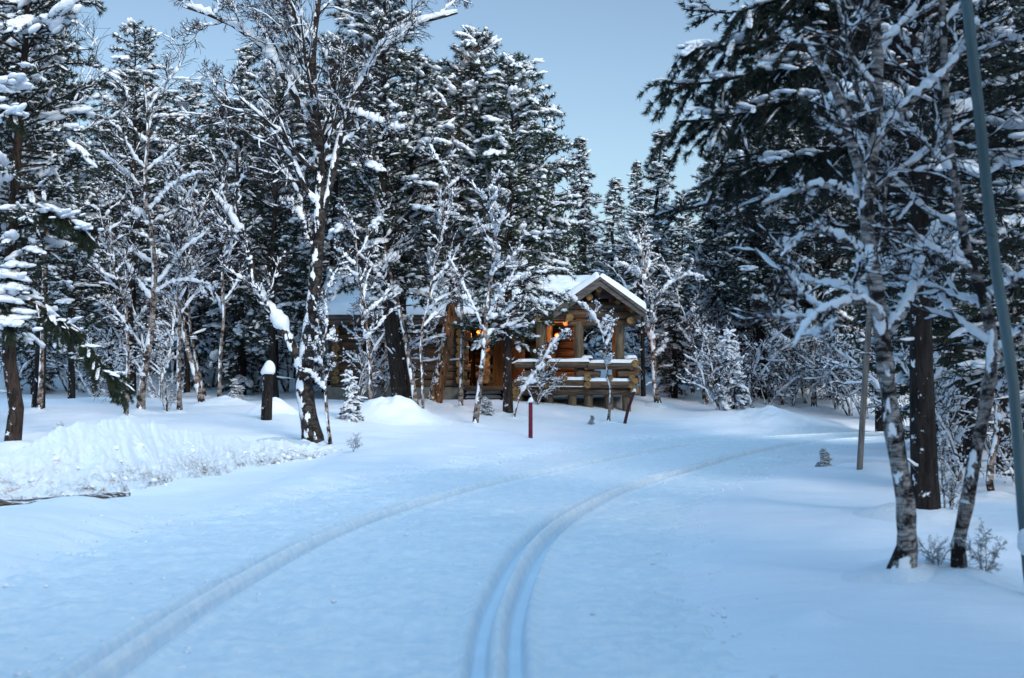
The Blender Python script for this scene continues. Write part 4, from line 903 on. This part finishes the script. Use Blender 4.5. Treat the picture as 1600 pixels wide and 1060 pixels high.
ctop(430, 50, 70, 'pine1', 'dense pine behind the fork of the big birch')
ctop(375, 54, 70, 'spruce0', 'tall spruce left of the big birch', wid=1.3)
ctop(335, 62, 150, 'pine3', 'pine in the second row left of the big birch')
ctop(112, 48, 230, 'pine2', 'dense pine behind the far left snow-heaped pine')
ctop(60, 40, -30, 'tallpine1', 'tall pine rising behind the far left edge tree')
ctop(-30, 36, -60, 'pine0', 'pine cut off by the left edge of the frame')
ctop(510, 55, 60, 'spruce2', 'spruce directly behind the big birch stem', wid=1.2)
ctop(1120, 58, 230, 'pine0', 'pine left of the broad pine across the bend')
ctop(1240, 56, 120, 'pine3', 'pine between the broad pine and the pale birch')
ctop(1375, 46, 20, 'pine1', 'pine behind the curved foreground birch')
ctop(1440, 36, -40, 'pine2', 'pine hidden behind the dark straight stem')
ctop(1500, 30, -80, 'tallpine0', 'tall pine behind the smaller foreground birch', wid=1.2)
ctop(1570, 25, -160, 'pine3', 'snowy pine at the right edge behind the metal pole', wid=1.1)
ctop(1518, 27, -20, 'pine2', 'dark pine crowding the right wood behind the bent birch', wid=1.2)
ctop(1612, 29, 0, 'pine0', 'pine in the second row at the right edge', wid=1.3)
ctop(1470, 33, 60, 'spruce2', 'spruce filling the gap right of the dark straight stem', wid=1.5)
ctop(1640, 21, -200, 'pine1', 'pine leaning in from beyond the right edge', wid=1.15)
ctop(1530, 40, 0, 'spruce1', 'spruce deep in the right wood between two pines', wid=1.4)
ctop(1600, 33, -60, 'spruce0', 'spruce in the third row by the right edge', wid=1.4)
ctop(1480, 47, 40, 'pine0', 'far pine in the right wood')
ctop(390, 58, 330, 'young0', 'young spruce with dark stem behind the stump post', wid=1.2)
for (px, py, h, k, lab) in [(548, 658, 1.3, 'young1', 'small snow-smothered spruce just right of the big birch'), (362, 630, .75, 'young0', 'tiny bare-looking spruce beside the slim left birch'), (1288, 729, .32, 'young1', 'tiny spruce seedling poking from the snow beside the trail'),
        (72, 614, 1.2, 'young0', 'little spruce half buried under the far left boughs'), (130, 612, 2.6, 'young1', 'drooping young spruce under the far left boughs'), (1145, 640, 2.6, 'young1', 'small spruce smothered in snow at the right wood edge'),
        (767, 650, .45, 'young0', 'tiny spruce sprig before the wooden steps'), (755, 648, .5, 'young1', 'snow-dusted sprig at the foot of the crooked birch'), (374, 626, .5, 'young1', 'dark seedling right of the slim left birch'), (923, 664, .28, 'young0', 'snow-covered sprig before the porch')]:
    b = at(px, py); place(k, b, h, lab, wid=1.0)

# ---- bushes and saplings (bare, snow on every twig)
def bush_geo(seed, H=2.6, ns=5, spread=.35):
    rng = np.random.RandomState(seed); gt, gw, gs = G(), G(), G(); P = []
    for k in range(ns):
        a = rng.rand()*6.28; d = norm(np.array([math.cos(a)*spread, math.sin(a)*spread, 1.])); q = [np.array([math.cos(a)*.08, math.sin(a)*.08, -.1])]; L = H*(.7+.4*rng.rand())
        for j in range(8): d = norm(d+rng.randn(3)*.13+.03*UP-.02*j*np.array([0, 0, 1])); q.append(q[-1]+d*L/8)
        P.append(q)
    P = np.array(P); Rr = np.linspace(.035, .012, 9)[None]*np.ones((ns, 1))*(.7+.6*rng.rand(ns, 1)); gt.tubes(P, Rr, 6); snow_on(gs, rng, P, Rr, .05, .8, .5, 6, 2)
    P1, R1 = spawn(rng, P, Rr, 9, .2, 1, 55, .25, .5, 5, .03, .2, .6); R1 = np.maximum(R1, .009); gw.tubes(P1, R1, 4); snow_on(gs, rng, P1, R1, .048, .7, 0, 5, 4)
    P2, R2 = spawn(rng, P1, R1, 6, .15, 1, 50, .4, .7, 4, -.02, .25, .7); R2 = np.maximum(R2, .007); gw.tubes(P2, R2, 3); snow_on(gs, rng, P2, R2, .032, .5, 0, 5, 3)
    P3_, R3 = spawn(rng, P2, R2, 3, .2, 1, 50, .4, .8, 3, -.02, .25, .8); gw.tubes(P3_, np.maximum(R3, .005), 3)
    return gt, gw, gs
BP = []
for k in range(6):
    gt, gw, gs = bush_geo(300+k, 2.6+.3*(k % 3), 3+k % 3, .2+.1*(k % 3)); BP.append([(nm, g_.mesh(nm, m_)) for nm, g_, m_ in (('trunk', gt, M_BIRCH), ('twigs', gw, M_TWIG), ('snow', gs, M_TSNOW))])
def bush(k, loc, H, label, group, name='birch_sapling', cat='sapling'):
    root = tag(empty(name, loc, random.random()*6.28), label, cat, group); root.scale = (H/2.8,)*3
    for nm, me in BP[k % 6]: o = bpy.data.objects.new(nm, me); COL.objects.link(o); o.parent = root
    return root
SG = 'snowy saplings of the wood edge right of the cabin'
SL = ([(1100, 632, 3.2), (1125, 640, 2.6), (1160, 634, 3.4), (1200, 636, 3.0), (1235, 634, 3.4), (1262, 630, 3.0), (1150, 618, 4.2), (1210, 620, 4.2), (1330, 650, 2.8), (1310, 640, 3.4), (1355, 655, 3.2), (1050, 608, 4.4), (1180, 612, 4.8), (1385, 660, 3.6), (1415, 680, 3.4)])
rk = ranks(SL, lambda q: int(q[1] >= 628))
for i, q in enumerate(SL): bush(i, at(q[0], q[1]), q[2], 'snow-laden sapling, %s from the left in the %s row right of the cabin' % rk[q], SG)
for i, (px, py, h) in enumerate([(590, 610, 3.0), (535, 625, 3.2), (555, 632, 2.4), (838, 632, 1.3)]):
    bush(i+2, at(px, py) if py > 620 else onY(px, 49.3), h, ['snow-laden sapling against the cabin window', 'snow-laden sapling at the cabin left corner', 'short snow-laden sapling beside the smothered little spruce', 'low bushy sapling between the central pine and the porch stilts'][i], 'snowy saplings before the cabin')
SL = [(150, 620, 3.4), (110, 612, 3.2), (175, 630, 2.6), (245, 622, 3.6), (330, 605, 3.6), (60, 610, 3.4), (400, 600, 4), (450, 612, 3.4), (185, 608, 4), (270, 600, 4.4), (20, 600, 4)]
rk = ranks(SL, lambda q: 1)
for i, q in enumerate(SL): bush(i+1, at(q[0], q[1]), q[2], 'snow-laden sapling, %s from the left among the left trunks' % rk[q][0], 'snowy saplings of the left wood')
for i, (px, py, h, lab) in enumerate([(1478, 815, 1.0, 'small bare shrub beside the dark straight pine stem'), (1535, 905, .45, 'twiggy shrub at the foot of the smaller foreground birch'), (1465, 893, .3, 'lone twig clump between the two foreground birches'), (1590, 760, 1.6, 'bare shrub at the right edge behind the pole'),
                                      (1510, 760, 2.2, 'tangled bare shrub in the right wood'), (552, 706, .35, 'tiny snow-capped shrub right of the big birch foot'), (95, 700, .6, 'thin twig sprout behind the bank beside the left pine'), (260, 640, 1.2, 'little twiggy shrub among the left birches'), (1560, 720, 2.6, 'snow-strung shrub behind the smaller foreground birch'), (1500, 700, 2.8, 'snow-strung shrub right of the dark stem')]):
    bush(i, at(px, py), h, lab, None, 'bare_shrub', 'shrub')

# ---- the wood behind
SKY = np.array([(-300, -100), (60, -40), (100, 150), (120, 210), (160, 120), (190, 60), (240, 90), (290, 160), (320, 190), (350, 140), (400, 100), (450, 60), (500, 30), (560, 0), (620, 0), (650, 130), (690, 180), (720, 120), (740, 90), (780, 110), (830, 170), (860, 260), (885, 330), (910, 260), (940, 340), (960, 310), (985, 290), (1025, 250), (1060, 330), (1100, 280), (1130, 240), (1200, 150), (1300, 80), (1400, 0), (1900, 0)], float)
keys = ['spruce0', 'spruce1', 'spruce2', 'pine0', 'pine1', 'pine2', 'pine3', 'tallpine0', 'tallpine1']
rg = random.Random(4); cnt = 0; used = []
rows = [(57, 34), (64, 38), (73, 40), (84, 40), (98, 40), (115, 34)]
for Yr, n in rows:
    for i in range(n):
        px = -60+1720*(i+rg.random())/n; Y = Yr+rg.uniform(-3.5, 4); topmin = np.interp(px, SKY[:, 0], SKY[:, 1])
        X = (px-800)/FPX*Y
        if Y < 60 and -7.5 < X < 5: continue
        b = onY(px, Y); top = topmin+rg.uniform(10, 170); H = P3(px, top, Y)[2]-b[2]; H = min(H, rg.uniform(9, 15.5))
        if H < 3: continue
        key = rg.choice(keys) if H > 7 else rg.choice(keys[:3])
        side = 'left of' if px < 520 else ('behind' if px < 1010 else 'right of')
        place(key, (b[0], b[1], b[2]-.05), H, ('snowy %s in the dense wood %s the cabin' % ('spruce' if key[0] == 's' else 'pine', side)), 'background %s wood %s the cabin' % ('spruce' if key[0] == 's' else 'pine', side), wid=rg.uniform(.8, 1.1)); cnt += 1
# thin far birches between them
for i in range(26):
    px = rg.uniform(0, 1500); Y = rg.uniform(56, 80); X = (px-800)/FPX*Y
    if Y < 60 and -7.5 < X < 5: continue
    if 860 < px < 1070: continue
    bush(i, onY(px, Y), rg.uniform(5, 8), 'slender snow-laden birch deep in the dense wood', 'slender birches deep in the wood', 'birch_tree', 'birch tree')
# unseen pines added around the camera to shade the foreground and block sky
for i, (x, y, h) in enumerate([(-12, -15, 11), (-8, -17, 11.5), (-4, -8, 12), (-1, -7, 13), (2.2, -6, 13), (4.6, -4.5, 13), (8, -7, 13), (10.5, -3, 12), (13.5, -12, 11.5), (-6, -23, 12), (1.5, -23, 12.5), (8, -22, 12), (5.6, 1.5, 12), (7.6, 7, 11.5), (-5.5, 0, 12), (-8.5, 6, 12), (-6.4, 4.5, 11), (6.2, 4.6, 11), (10.5, 9.5, 12), (2, -5, 11), (12, -4, 9.5), (15, 5, 10), (-11, -4, 9), (16, 14, 11), (18, 24, 12)]):
    place(keys[3+i % 4], (x, y, hz(x, y)), h, 'unseen pine added to shade the foreground snow', 'unseen pines added for foreground shade')
print('trees', cnt, 'objects', len(bpy.data.objects))
